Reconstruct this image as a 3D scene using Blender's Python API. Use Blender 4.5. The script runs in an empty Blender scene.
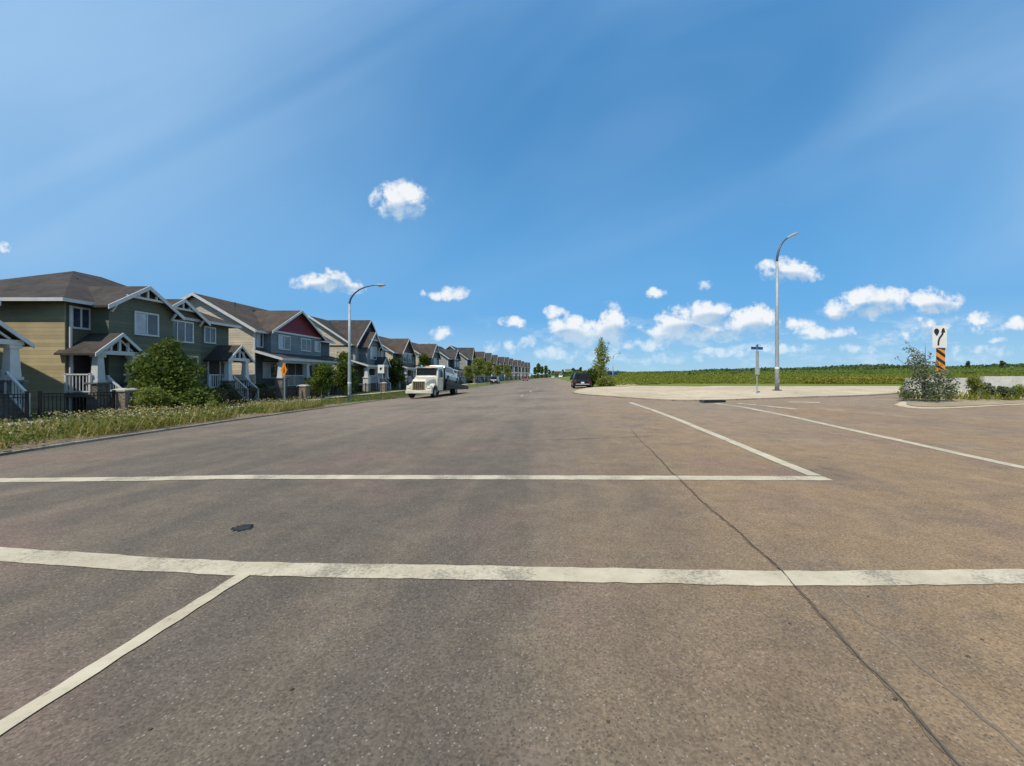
import bpy, bmesh, math, random
import numpy as np
from mathutils import Vector, Matrix, geometry

random.seed(7)
RNG = np.random.default_rng(11)
C = bpy.context.scene.collection
PI = math.pi
F, CX, CY, CAMZ = 400.0, 550.0, 376.0, 1.7      # lens in pixels, road vanishing point, camera height


# ------------------------------------------------------------------ terrain
def S(t):
    t = np.clip(t, 0.0, 1.0)
    return t * t * (3 - 2 * t)


def zg(x, y):
    """Height of the ground: the junction tilts, the field climbs to the right."""
    r = S((y - 6.0) / 24.0)
    z = r * (0.25 + 0.04 * np.clip(x, -14, 14))
    z = z + S((x - 8.0) / 20.0) * (0.9 * S((y - 50.0) / 100.0) + S((y - 120.0) / 280.0) * np.clip(x, 0, 500) * 0.017)
    return z


def G(px, py):
    """Ground point seen at a place of the photograph."""
    Y = 20.0
    for _ in range(200):
        X = (px - CX) / F * Y
        Yn = (CAMZ - float(zg(X, Y))) * F / (py - CY)
        Y = 0.6 * Y + 0.4 * Yn
    return ((px - CX) / F * Y, Y)


def PX(px, Y):
    return (px - CX) / F * Y


# ------------------------------------------------------------------ materials
MATS = {}


class NT:
    def __init__(self, tree):
        self.t = tree
        self.n = tree.nodes
        self.l = tree.links

    def new(self, typ, **kw):
        nd = self.n.new(typ)
        for k, v in kw.items():
            setattr(nd, k, v)
        return nd

    def link(self, a, b):
        self.l.new(a, b)

    def math(self, op, a, b=None, c=None, clamp=False):
        nd = self.new('ShaderNodeMath', operation=op, use_clamp=clamp)
        for i, v in enumerate((a, b, c)):
            if v is None:
                continue
            if isinstance(v, (int, float)):
                nd.inputs[i].default_value = v
            else:
                self.link(v, nd.inputs[i])
        return nd.outputs[0]

    def vmath(self, op, a, b=None):
        nd = self.new('ShaderNodeVectorMath', operation=op)
        for i, v in enumerate((a, b)):
            if v is None:
                continue
            if isinstance(v, tuple):
                nd.inputs[i].default_value = v
            else:
                self.link(v, nd.inputs[i])
        return nd.outputs['Value'] if op in ('DOT_PRODUCT', 'LENGTH') else nd.outputs[0]

    def noise(self, vec, scale, detail=4.0, rough=0.55, dist=0.0):
        nd = self.new('ShaderNodeTexNoise')
        nd.inputs['Scale'].default_value = scale
        nd.inputs['Detail'].default_value = detail
        nd.inputs['Roughness'].default_value = rough
        nd.inputs['Distortion'].default_value = dist
        if vec is not None:
            self.link(vec, nd.inputs['Vector'])
        return nd.outputs['Fac']

    def remap(self, v, a, b, c=0.0, d=1.0, smooth=True):
        nd = self.new('ShaderNodeMapRange')
        nd.interpolation_type = 'SMOOTHSTEP' if smooth else 'LINEAR'
        nd.inputs['From Min'].default_value = a
        nd.inputs['From Max'].default_value = b
        nd.inputs['To Min'].default_value = c
        nd.inputs['To Max'].default_value = d
        self.link(v, nd.inputs['Value'])
        return nd.outputs['Result']

    def mix(self, fac, a, b, blend='MIX'):
        nd = self.new('ShaderNodeMix', data_type='RGBA', blend_type=blend)
        for s, v in ((nd.inputs[0], fac), (nd.inputs[6], a), (nd.inputs[7], b)):
            if isinstance(v, (int, float)):
                s.default_value = v
            elif isinstance(v, tuple):
                s.default_value = v if len(v) == 4 else (*v, 1.0)
            else:
                self.link(v, s)
        return nd.outputs[2]

    def bump(self, h, strength=0.3, dist=0.02):
        nd = self.new('ShaderNodeBump')
        nd.inputs['Strength'].default_value = strength
        nd.inputs['Distance'].default_value = dist
        self.link(h, nd.inputs['Height'])
        return nd.outputs[0]


def base_mat(name, rough=0.6, metal=0.0, spec=0.5):
    m = bpy.data.materials.new(name)
    m.use_nodes = True
    nt = NT(m.node_tree)
    p = m.node_tree.nodes['Principled BSDF']
    p.inputs['Roughness'].default_value = rough
    p.inputs['Metallic'].default_value = metal
    p.inputs['Specular IOR Level'].default_value = spec
    return m, nt, p


def mul(c, k):
    return tuple(min(1.0, v * k) for v in c)


def pm(name, col, rough=0.6, var=0.18, scale=2.5, metal=0.0, spec=0.4, bump=0.0, bscale=30.0):
    """A plain surface with uneven tone."""
    if name in MATS:
        return MATS[name]
    m, nt, p = base_mat(name, rough, metal, spec)
    co = nt.new('ShaderNodeTexCoord').outputs['Object']
    f = nt.noise(co, scale, 6.0, 0.65)
    f2 = nt.remap(f, 0.3, 0.7)
    nt.link(nt.mix(f2, mul(col, 1 - var), mul(col, 1 + var)), p.inputs['Base Color'])
    if bump:
        nt.link(nt.bump(nt.noise(co, bscale, 3.0), bump, 0.01), p.inputs['Normal'])
    MATS[name] = m
    return m


def siding(name, col, step=0.19):
    """Horizontal lap boards."""
    if name in MATS:
        return MATS[name]
    m, nt, p = base_mat(name, 0.55, 0.0, 0.3)
    co = nt.new('ShaderNodeTexCoord').outputs['Object']
    sep = nt.new('ShaderNodeSeparateXYZ')
    nt.link(co, sep.inputs[0])
    fr = nt.math('FRACT', nt.math('DIVIDE', sep.outputs['Z'], step))
    board = nt.math('FLOOR', nt.math('DIVIDE', sep.outputs['Z'], step))
    wn = nt.new('ShaderNodeTexWhiteNoise', noise_dimensions='1D')
    nt.link(board, wn.inputs['W'])
    f = nt.math('ADD', nt.math('MULTIPLY', nt.noise(co, 1.1, 5.0), 0.7), nt.math('MULTIPLY', wn.outputs['Value'], 0.3))
    c = nt.mix(nt.remap(f, 0.25, 0.75), mul(col, 0.82), mul(col, 1.14))
    nt.link(c, p.inputs['Base Color'])
    nt.link(nt.bump(nt.math('SUBTRACT', 1.0, fr), 0.9, 0.035), p.inputs['Normal'])
    MATS[name] = m
    return m


def shingles(name, col):
    if name in MATS:
        return MATS[name]
    m, nt, p = base_mat(name, 0.9, 0.0, 0.2)
    co = nt.new('ShaderNodeTexCoord').outputs['Object']
    sep = nt.new('ShaderNodeSeparateXYZ')
    nt.link(co, sep.inputs[0])
    fr = nt.math('FRACT', nt.math('DIVIDE', sep.outputs['Z'], 0.085))
    vo = nt.new('ShaderNodeTexVoronoi')
    vo.inputs['Scale'].default_value = 4.5
    nt.link(co, vo.inputs['Vector'])
    f = nt.math('ADD', nt.math('MULTIPLY', nt.noise(co, 0.9, 6.0), 0.6),
                nt.math('MULTIPLY', nt.noise(vo.outputs['Position'], 9.0, 1.0), 0.4))
    nt.link(nt.mix(nt.remap(f, 0.3, 0.7), mul(col, 0.68), mul(col, 1.3)), p.inputs['Base Color'])
    h = nt.math('ADD', nt.math('MULTIPLY', nt.math('SUBTRACT', 1.0, fr), 0.5), nt.noise(co, 25, 2.0))
    nt.link(nt.bump(h, 0.6, 0.02), p.inputs['Normal'])
    MATS[name] = m
    return m


def stone(name, col, scale=5.0):
    if name in MATS:
        return MATS[name]
    m, nt, p = base_mat(name, 0.85, 0.0, 0.2)
    co = nt.new('ShaderNodeTexCoord').outputs['Object']
    vo = nt.new('ShaderNodeTexVoronoi')
    vo.inputs['Scale'].default_value = scale
    nt.link(co, vo.inputs['Vector'])
    ed = nt.new('ShaderNodeTexVoronoi', feature='DISTANCE_TO_EDGE')
    ed.inputs['Scale'].default_value = scale
    nt.link(co, ed.inputs['Vector'])
    c = nt.mix(nt.noise(vo.outputs['Position'], 3.0, 1.0), mul(col, 0.5), mul(col, 1.5))
    c = nt.mix(nt.remap(ed.outputs['Distance'], 0.0, 0.05), mul(col, 0.4), c)
    nt.link(c, p.inputs['Base Color'])
    nt.link(nt.bump(nt.remap(ed.outputs['Distance'], 0.0, 0.08), 0.7, 0.02), p.inputs['Normal'])
    MATS[name] = m
    return m


def leafmat(name, a, b, trans=0.35, c=None):
    if name in MATS:
        return MATS[name]
    m, nt, p = base_mat(name, 0.55, 0.0, 0.25)
    ri = nt.new('ShaderNodeNewGeometry').outputs['Random Per Island']
    co = nt.new('ShaderNodeTexCoord').outputs['Object']
    f = nt.math('ADD', nt.math('MULTIPLY', ri, 0.55), nt.math('MULTIPLY', nt.remap(nt.noise(co, 0.8, 3.0), 0.3, 0.7), 0.45))
    col = nt.mix(f, a, b)
    if c is not None:
        w = nt.new('ShaderNodeTexWhiteNoise', noise_dimensions='1D')
        nt.link(ri, w.inputs['W'])
        col = nt.mix(nt.remap(w.outputs['Value'], 0.72, 0.78), col, c)
    nt.link(col, p.inputs['Base Color'])
    tr = nt.new('ShaderNodeBsdfTranslucent')
    nt.link(col, tr.inputs['Color'])
    mx = nt.new('ShaderNodeMixShader')
    mx.inputs[0].default_value = trans
    nt.link(p.outputs[0], mx.inputs[1])
    nt.link(tr.outputs[0], mx.inputs[2])
    nt.link(mx.outputs[0], m.node_tree.nodes['Material Output'].inputs['Surface'])
    MATS[name] = m
    return m


def asphalt():
    m, nt, p = base_mat('asphalt', 0.85, 0.0, 0.25)
    co = nt.new('ShaderNodeTexCoord').outputs['Object']
    sep = nt.new('ShaderNodeSeparateXYZ')
    nt.link(co, sep.inputs[0])
    # patches of tone, metres across
    big = nt.noise(co, 0.16, 5.0, 0.6, 0.6)
    mid = nt.noise(co, 0.9, 5.0, 0.6)
    c = nt.mix(nt.remap(big, 0.32, 0.68), (0.130, 0.103, 0.075), (0.182, 0.140, 0.098))
    c = nt.mix(nt.remap(mid, 0.42, 0.72, 0.0, 0.45), c, (0.245, 0.185, 0.128))
    # streaks worn along the road by tyres
    mp = nt.new('ShaderNodeMapping')
    mp.inputs['Scale'].default_value = (1.0, 0.05, 1.0)
    nt.link(co, mp.inputs['Vector'])
    st = nt.noise(mp.outputs[0], 1.1, 4.0, 0.55)
    c = nt.mix(nt.remap(st, 0.4, 0.62, 0.0, 0.7), c, (0.112, 0.090, 0.070))
    # brown dirt carried from the unfinished side of the junction
    edge = nt.math('ADD', sep.outputs['X'], nt.math('MULTIPLY', nt.math('SUBTRACT', nt.noise(co, 0.35, 5.0, 0.65), 0.5), 6.0))
    dirt = nt.math('MULTIPLY', nt.remap(edge, -1.2, 3.6), nt.remap(nt.noise(co, 0.5, 6.0, 0.7), 0.2, 0.55))
    c = nt.mix(nt.math('MULTIPLY', dirt, 0.92), c, (0.285, 0.186, 0.102))
    pale = nt.math('MULTIPLY', nt.remap(nt.noise(co, 0.28, 4.0, 0.6, 0.8), 0.56, 0.7), nt.remap(sep.outputs['X'], 3.0, 9.0))
    c = nt.mix(nt.math('MULTIPLY', pale, 0.75), c, (0.36, 0.26, 0.165))
    # red-brown tint in places
    red = nt.remap(nt.noise(co, 0.42, 3.0, 0.5, 0.4), 0.5, 0.68, 0.0, 0.5)
    c = nt.mix(red, c, (0.205, 0.128, 0.10))
    # grazing-angle brightness of the far road put into the colour, unevenly
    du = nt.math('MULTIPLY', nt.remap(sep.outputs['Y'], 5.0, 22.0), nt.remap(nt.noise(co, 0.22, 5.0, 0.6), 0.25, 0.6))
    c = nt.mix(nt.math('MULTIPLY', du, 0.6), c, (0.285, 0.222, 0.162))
    blot = nt.noise(co, 2.6, 5.0, 0.7)
    c = nt.mix(1.0, c, nt.remap(blot, 0.25, 0.75, 0.8, 1.2, False), 'MULTIPLY')
    # aggregate
    v1 = nt.new('ShaderNodeTexVoronoi')
    v1.inputs['Scale'].default_value = 75.0
    nt.link(co, v1.inputs['Vector'])
    vs = nt.new('ShaderNodeSeparateColor')
    nt.link(v1.outputs['Color'], vs.inputs[0])
    g = nt.remap(vs.outputs[0], 0.0, 1.0, 0.76, 1.24, False)
    sp = nt.mix(1.0, c, g, 'MULTIPLY')
    light = nt.math('MULTIPLY', nt.remap(vs.outputs[1], 0.93, 0.95), nt.remap(v1.outputs['Distance'], 0.5, 0.3))
    sp = nt.mix(nt.math('MULTIPLY', light, 0.5), sp, (0.42, 0.38, 0.33))
    dark = nt.math('MULTIPLY', nt.remap(vs.outputs[2], 0.9, 0.92), nt.remap(v1.outputs['Distance'], 0.5, 0.3))
    sp = nt.mix(nt.math('MULTIPLY', dark, 0.6), sp, (0.05, 0.045, 0.042))
    g2 = nt.noise(co, 38.0, 4.0, 0.75)
    sp = nt.mix(1.0, sp, nt.remap(g2, 0.25, 0.75, 0.78, 1.22, False), 'MULTIPLY')
    # oil spots
    ov = nt.new('ShaderNodeTexVoronoi')
    ov.inputs['Scale'].default_value = 0.8
    nt.link(co, ov.inputs['Vector'])
    oil = nt.remap(nt.math('ADD', ov.outputs['Distance'], nt.math('MULTIPLY', nt.noise(co, 14.0, 3.0), 0.06)), 0.03, 0.075, 0.75, 0.0)
    sp = nt.mix(oil, sp, (0.055, 0.048, 0.045))
    nt.link(sp, p.inputs['Base Color'])
    h = nt.math('ADD', nt.math('MULTIPLY', v1.outputs['Distance'], -0.5), g2)
    nt.link(nt.bump(h, 0.35, 0.008), p.inputs['Normal'])
    return m


def paint():
    m, nt, p = base_mat('road_paint', 0.7, 0.0, 0.3)
    co = nt.new('ShaderNodeTexCoord').outputs['Object']
    mpw = nt.new('ShaderNodeMapping')
    mpw.inputs['Scale'].default_value = (1.0, 0.05, 1.0)
    nt.link(co, mpw.inputs['Vector'])
    wear = nt.math('ADD', nt.math('MULTIPLY', nt.noise(co, 34.0, 5.0, 0.8), 0.65), nt.math('MULTIPLY', nt.noise(co, 2.0, 5.0, 0.7), 0.5))
    c = nt.mix(nt.remap(nt.noise(co, 1.5, 5.0, 0.7), 0.3, 0.7), (0.45, 0.375, 0.255), (0.60, 0.515, 0.365))
    c = nt.mix(nt.remap(nt.math('ADD', wear, nt.math('MULTIPLY', nt.math('SUBTRACT', nt.noise(mpw.outputs[0], 1.3, 3.0), 0.5), 0.5)), 0.55, 0.74, 0.0, 0.85), c, (0.2, 0.17, 0.13))
    nt.link(c, p.inputs['Base Color'])
    return m


def earth(name, a, b, c, scale=0.6, bump=0.4, fine=12.0):
    m, nt, p = base_mat(name, 0.95, 0.0, 0.1)
    co = nt.new('ShaderNodeTexCoord').outputs['Object']
    f = nt.noise(co, scale, 6.0, 0.65, 0.4)
    col = nt.mix(nt.remap(f, 0.3, 0.7), a, b)
    col = nt.mix(nt.remap(nt.noise(co, scale * 4.3, 5.0, 0.7), 0.5, 0.75, 0.0, 0.8), col, c)
    g = nt.noise(co, fine, 4.0, 0.8)
    col = nt.mix(1.0, col, nt.remap(g, 0.2, 0.8, 0.7, 1.3, False), 'MULTIPLY')
    nt.link(col, p.inputs['Base Color'])
    nt.link(nt.bump(g, bump, 0.04), p.inputs['Normal'])
    return m


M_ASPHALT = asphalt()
M_PAINT = paint()
M_SAND = earth('sandy_soil', (0.30, 0.235, 0.155), (0.40, 0.32, 0.22), (0.2, 0.16, 0.1), 0.7, 0.5)
M_LAWN = earth('lawn', (0.10, 0.135, 0.03), (0.15, 0.165, 0.05), (0.22, 0.19, 0.09), 0.5, 0.6)
M_FIELD = earth('field_ground', (0.13, 0.165, 0.025), (0.17, 0.20, 0.035), (0.22, 0.205, 0.06), 0.08, 0.8, 3.0)
M_SOIL = earth('bed_soil', (0.20, 0.15, 0.095), (0.27, 0.21, 0.14), (0.11, 0.085, 0.055), 1.2, 0.6)
M_CONC = earth('pale_concrete', (0.46, 0.365, 0.245), (0.58, 0.475, 0.335), (0.34, 0.25, 0.15), 0.3, 0.2, 20.0)
nt_ = NT(M_CONC.node_tree)
p_ = M_CONC.node_tree.nodes['Principled BSDF']
prev_ = p_.inputs['Base Color'].links[0].from_socket
co_ = nt_.new('ShaderNodeTexCoord').outputs['Object']
sx_ = nt_.new('ShaderNodeSeparateXYZ'); nt_.link(co_, sx_.inputs[0])
j_ = nt_.math('ABSOLUTE', nt_.math('SUBTRACT', nt_.math('FRACT', nt_.math('DIVIDE', sx_.outputs['X'], 3.1)), 0.5))
c_ = nt_.mix(nt_.remap(j_, 0.012, 0.004, 0.0, 0.55), prev_, (0.2, 0.155, 0.1))
sm_ = nt_.remap(nt_.noise(co_, 1.7, 5.0, 0.75, 0.5), 0.63, 0.7, 0.0, 0.7)
c_ = nt_.mix(sm_, c_, (0.16, 0.12, 0.08))
nt_.link(c_, p_.inputs['Base Color'])
M_WALK = earth('sidewalk_concrete', (0.38, 0.355, 0.31), (0.46, 0.43, 0.37), (0.30, 0.275, 0.23), 0.5, 0.2, 22.0)
M_KERB = earth('kerb_concrete', (0.24, 0.195, 0.15), (0.36, 0.30, 0.23), (0.12, 0.095, 0.07), 0.8, 0.3, 18.0)
M_TAR = pm('old_tar', (0.022, 0.02, 0.019), 0.6, 0.4, 8.0)
M_CRACK = pm('crack_filling', (0.105, 0.081, 0.058), 0.9, 0.4, 5.0)
M_WHITE = pm('white_trim', (0.56, 0.555, 0.53), 0.5, 0.08)
M_GLASS = pm('window_glass', (0.035, 0.05, 0.07), 0.08, 0.5, 1.3, 0.0, 0.8)
M_BLIND = pm('window_blind', (0.42, 0.46, 0.5), 0.35, 0.2, 1.0, 0.0, 0.6)
M_IRON = pm('black_iron', (0.012, 0.012, 0.013), 0.45, 0.2)
M_GALV = pm('galvanised_steel', (0.33, 0.36, 0.36), 0.5, 0.14, 4.0, 0.15, 0.4)
M_DARKSTEEL = pm('dark_steel', (0.09, 0.1, 0.11), 0.45, 0.2, 4.0, 0.5)
M_RUBBER = pm('tyre_rubber', (0.015, 0.015, 0.015), 0.8, 0.3)
M_RIM = pm('wheel_rim', (0.5, 0.5, 0.5), 0.3, 0.1, 3.0, 0.8)
M_CARGLASS = pm('vehicle_glass', (0.012, 0.014, 0.016), 0.12, 0.3, 1.0, 0.0, 0.25)
M_REDLAMP = pm('red_lens', (0.12, 0.008, 0.008), 0.2, 0.2)
M_LAMP = pm('clear_lens', (0.75, 0.75, 0.72), 0.12, 0.1)
M_CHROME = pm('chrome', (0.75, 0.75, 0.74), 0.15, 0.05, 3.0, 1.0)
M_BARK = pm('bark', (0.13, 0.1, 0.075), 0.9, 0.35, 6.0, bump=0.6)
M_WOOD = pm('porch_wood', (0.13, 0.11, 0.095), 0.75, 0.25, 5.0)
M_STONE = stone('stone_veneer', (0.17, 0.155, 0.14))
M_PILLAR = stone('pillar_stone', (0.24, 0.19, 0.145), 6.0)
M_BARRIER = earth('barrier_concrete', (0.50, 0.475, 0.41), (0.62, 0.585, 0.51), (0.32, 0.29, 0.24), 1.5, 0.3, 15.0)
M_SIGNWHITE = pm('sign_white', (0.78, 0.76, 0.68), 0.4, 0.06)
M_SIGNBLACK = pm('sign_black', (0.02, 0.02, 0.02), 0.5, 0.1)
M_SIGNORANGE = pm('sign_orange', (0.72, 0.24, 0.02), 0.45, 0.12, 6.0)
M_SIGNAMBER = pm('hazard_amber', (0.78, 0.29, 0.02), 0.45, 0.1, 6.0)
M_SIGNBLUE = pm('sign_blue', (0.03, 0.06, 0.19), 0.4, 0.15)
M_SIGNBACK = pm('sign_back', (0.38, 0.4, 0.38), 0.4, 0.12, 4.0, 0.3)


# ------------------------------------------------------------------ mesh helpers
class MB:
    """Collects shapes; build() links them as ONE mesh object."""

    def __init__(self):
        self.v, self.f = [], []

    def add(self, verts, faces):
        b = len(self.v)
        self.v += [tuple(p) for p in verts]
        self.f += [tuple(i + b for i in f) for f in faces]
        return self

    def box(self, x0, x1, y0, y1, z0, z1):
        if x0 > x1: x0, x1 = x1, x0
        if y0 > y1: y0, y1 = y1, y0
        v = [(x0, y0, z0), (x1, y0, z0), (x1, y1, z0), (x0, y1, z0), (x0, y0, z1), (x1, y0, z1), (x1, y1, z1), (x0, y1, z1)]
        return self.add(v, [(0, 3, 2, 1), (4, 5, 6, 7), (0, 1, 5, 4), (1, 2, 6, 5), (2, 3, 7, 6), (3, 0, 4, 7)])

    def loft(self, rings, cap=True):
        n = len(rings[0])
        v = [p for r in rings for p in r]
        f = []
        for i in range(len(rings) - 1):
            for k in range(n):
                a, b = i * n + k, i * n + (k + 1) % n
                f.append((a, b, b + n, a + n))
        if cap:
            f.append(tuple(reversed(range(n))))
            f.append(tuple(range((len(rings) - 1) * n, len(rings) * n)))
        return self.add(v, f)

    def extrude(self, poly, axis, a, b):
        """poly: 2-D points; axis 'x': points are (y,z); 'y': (x,z); 'z': (x,y)."""
        def put(p, t):
            return {'x': (t, p[0], p[1]), 'y': (p[0], t, p[1]), 'z': (p[0], p[1], t)}[axis]
        return self.loft([[put(p, a) for p in poly], [put(p, b) for p in poly]])

    def tube(self, pts, radii, n=10, cap=True):
        pts = [Vector(p) for p in pts]
        if isinstance(radii, (int, float)):
            radii = [radii] * len(pts)
        rings = []
        prev = None
        for i, p in enumerate(pts):
            t = (pts[min(i + 1, len(pts) - 1)] - pts[max(i - 1, 0)]).normalized()
            if prev is None:
                u = t.orthogonal().normalized()
            else:
                u = (prev - t * prev.dot(t)).normalized()
            prev = u
            w = t.cross(u)
            rings.append([p + (u * math.cos(2 * PI * k / n) + w * math.sin(2 * PI * k / n)) * radii[i] for k in range(n)])
        return self.loft(rings, cap)

    def bar(self, a, b, w, h=None):
        """A square bar from a to b."""
        h = h or w
        a, b = Vector(a), Vector(b)
        t = (b - a).normalized()
        u = Vector((0, 0, 1)).cross(t)
        if u.length < 1e-4:
            u = Vector((1, 0, 0))
        u.normalize()
        v = t.cross(u)
        off = [u * w / 2 + v * h / 2, -u * w / 2 + v * h / 2, -u * w / 2 - v * h / 2, u * w / 2 - v * h / 2]
        return self.loft([[a + o for o in off], [b + o for o in off]])

    def build(self, name, mat, parent=None, smooth=False, bevel=0.0):
        me = bpy.data.meshes.new(name)
        me.from_pydata(self.v, [], self.f)
        me.validate()
        bm = bmesh.new()
        bm.from_mesh(me)
        bmesh.ops.recalc_face_normals(bm, faces=bm.faces)
        if bevel:
            es = [e for e in bm.edges if len(e.link_faces) == 2 and e.calc_face_angle(0) > 0.5]
            bmesh.ops.bevel(bm, geom=es, offset=bevel, segments=2, affect='EDGES', clamp_overlap=True)
        bm.to_mesh(me)
        bm.free()
        if smooth:
            me.shade_smooth()
        me.materials.append(mat)
        o = bpy.data.objects.new(name, me)
        C.objects.link(o)
        if parent is not None:
            o.parent = parent
        return o


def tag(o, label=None, cat=None, group=None, kind=None):
    if label: o['label'] = label
    if cat: o['category'] = cat
    if group: o['group'] = group
    if kind: o['kind'] = kind
    return o


def thing(name, label, cat, loc, rotz=0.0, group=None, rot=None):
    o = bpy.data.objects.new(name, None)
    o.empty_display_size = 0.2
    C.objects.link(o)
    o.location = loc
    o.rotation_euler = rot or (0, 0, rotz)
    return tag(o, label, cat, group)


def dup(root, loc=None, rotz=None, label=None, group=None, scale=None):
    def cp(o, par):
        c = o.copy()
        C.objects.link(c)
        if par is not None:
            c.parent = par
        for ch in list(o.children):
            cp(ch, c)
        return c
    r = cp(root, None)
    if loc is not None: r.location = loc
    if rotz is not None: r.rotation_euler = (0, 0, rotz)
    if label: r['label'] = label
    if group: r['group'] = group
    if scale: r.scale = scale
    return r


def fast_mesh(name, verts, faces_n, mat, parent=None):
    """verts (N*k,3): consecutive groups of k vertices are faces."""
    me = bpy.data.meshes.new(name)
    n = len(verts)
    k = faces_n
    me.vertices.add(n)
    me.vertices.foreach_set('co', np.ascontiguousarray(verts, dtype=np.float32).ravel())
    me.loops.add(n)
    me.loops.foreach_set('vertex_index', np.arange(n, dtype=np.int32))
    me.polygons.add(n // k)
    me.polygons.foreach_set('loop_start', np.arange(0, n, k, dtype=np.int32))
    me.update(calc_edges=True)
    me.validate()
    me.materials.append(mat)
    o = bpy.data.objects.new(name, me)
    C.objects.link(o)
    if parent is not None:
        o.parent = parent
    return o


# ------------------------------------------------------------------ draped sheets
XL = sorted(set([-14, 14] + list(range(-60, 61, 2)) + [-3000, -1500, -600, -300, -150, -100, -80, 80, 100, 130, 160, 200, 250, 300, 400, 500, 700, 1500, 3000]))
YL = sorted(set(list(range(-30, 7, 6)) + list(range(6, 32, 1)) + list(range(32, 52, 3)) + list(range(55, 165, 10)) + list(range(170, 420, 25)) + [500, 700, 1200, 2000, 3500]))


def sheet(name, poly, dz, mat, label=None, parent=None):
    """A polygon of ground, cut along the terrain grid and laid on it."""
    bm = bmesh.new()
    for tri in geometry.tessellate_polygon([[Vector((p[0], p[1], 0)) for p in poly]]):
        try:
            bm.faces.new([bm.verts.new((poly[i][0], poly[i][1], 0)) for i in tri])
        except ValueError:
            pass
    xs = [p[0] for p in poly]
    ys = [p[1] for p in poly]
    for x in XL:
        if min(xs) < x < max(xs):
            bmesh.ops.bisect_plane(bm, geom=bm.verts[:] + bm.edges[:] + bm.faces[:], plane_co=(x, 0, 0), plane_no=(1, 0, 0), dist=1e-5)
    for y in YL:
        if min(ys) < y < max(ys):
            bmesh.ops.bisect_plane(bm, geom=bm.verts[:] + bm.edges[:] + bm.faces[:], plane_co=(0, y, 0), plane_no=(0, 1, 0), dist=1e-5)
    bmesh.ops.remove_doubles(bm, verts=bm.verts, dist=1e-4)
    for v in bm.verts:
        v.co.z = float(zg(v.co.x, v.co.y)) + dz
    for f in bm.faces:
        f.normal_update()
        if f.normal.z < 0:
            f.normal_flip()
    me = bpy.data.meshes.new(name)
    bm.to_mesh(me)
    bm.free()
    me.materials.append(mat)
    o = bpy.data.objects.new(name, me)
    C.objects.link(o)
    if parent is None:
        tag(o, label, None, None, 'structure')
    return o


def resample(pts, step=0.7):
    out = [Vector((*pts[0], 0))]
    for a, b in zip(pts, pts[1:]):
        a, b = Vector((*a, 0)), Vector((*b, 0))
        n = max(1, int((b - a).length / step))
        out += [a.lerp(b, (i + 1) / n) for i in range(n)]
    return out


def smooth_poly(pts, n=3):
    p = [Vector((*q, 0)) for q in pts]
    for _ in range(n):
        q = [p[0]]
        for a, b in zip(p, p[1:]):
            q += [a.lerp(b, 0.25), a.lerp(b, 0.75)]
        q.append(p[-1])
        p = q
    return [(v.x, v.y) for v in p]


def sweep(name, pts, prof, mat, jitter=0.0, step=0.7):
    """prof: (offset to the left of travel, height over ground)."""
    p = resample(pts, step)
    rings = []
    for i, q in enumerate(p):
        t = (p[min(i + 1, len(p) - 1)] - p[max(i - 1, 0)]).normalized()
        nrm = Vector((-t.y, t.x, 0))
        ring = []
        for o, h in prof:
            w = q + nrm * (o + random.uniform(-jitter, jitter))
            ring.append((w.x, w.y, float(zg(w.x, w.y)) + h))
        rings.append(ring)
    b = MB()
    b.loft(rings)
    return tag(b.build(name, mat), None, None, None, 'structure')


def stripe(name, pts, width, mat=None, dz=0.007, jitter=0.009, step=0.12, gaps=0.0):
    p = resample(pts, step)
    b = MB()
    L, R = [], []
    for i, q in enumerate(p):
        t = (p[min(i + 1, len(p) - 1)] - p[max(i - 1, 0)]).normalized()
        nrm = Vector((-t.y, t.x, 0))
        for side, arr in ((1, L), (-1, R)):
            w = q + nrm * side * (width / 2 + random.uniform(-jitter, jitter))
            arr.append((w.x, w.y, float(zg(w.x, w.y)) + dz))
    n = len(p)
    hole = False
    fs = []
    for i in range(n - 1):
        if random.random() < 0.12: hole = random.random() < gaps
        if not hole: fs.append((i, i + 1, n + i + 1, n + i))
    b.add(L + R, fs)
    o = b.build(name, mat or M_PAINT)
    if o.data.polygons[0].normal.z < 0:
        o.data.flip_normals()
    return tag(o, None, None, None, 'structure')


def wiggle(pts, amp):
    out = []
    r = resample(pts, 0.09)
    off = 0
    for p in r:
        off = off * 0.8 + random.uniform(-amp, amp)
        out.append((p.x + off, p.y + off * 0.3))
    return out


# ------------------------------------------------------------------ setting: ground, road, kerbs, walks
sheet('ground', [(-3000, -30), (3000, -30), (3000, 3500), (-3000, 3500)], -0.035, M_FIELD)

KL = [(-11.6, -30)] + [(-11.6, 2.0)] + [G(0, 456), G(100, 440.5), G(200, 426), G(290, 413), G(345, 405)] + [(-14.1, 33), (-13.4, 38), (-13.0, 46), (-13.0, 70), (-13.0, 130), (-9.5, 260), (-6, 600)]
KR = [(3.9, 600), (3.4, 300), (4.6, 130), (4.9, 60), (4.9, 46)]
road = KL + KR + [(8, 42), (70, 42), (70, -30)]
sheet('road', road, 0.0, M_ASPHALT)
sheet('lawn', [(-60, -30)] + [(x, y) for x, y in KL] + [(-60, 600)], 0.05, M_LAWN)

KS = smooth_poly(KL[1:-1], 2)
sweep('kerb', KS, [(0.0, -0.05), (0.0, 0.05), (0.015, 0.06), (0.10, 0.07), (0.10, -0.05)], M_KERB, 0.012, 0.45)
# footway in front of the houses
sheet('sidewalk', [(-19.8, -10), (-18.1, -10), (-18.0, 26), (-19.2, 36), (-19.2, 120), (-15, 260), (-16.4, 260), (-20.7, 120), (-20.7, 36), (-19.8, 26)], 0.075, M_WALK)
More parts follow.
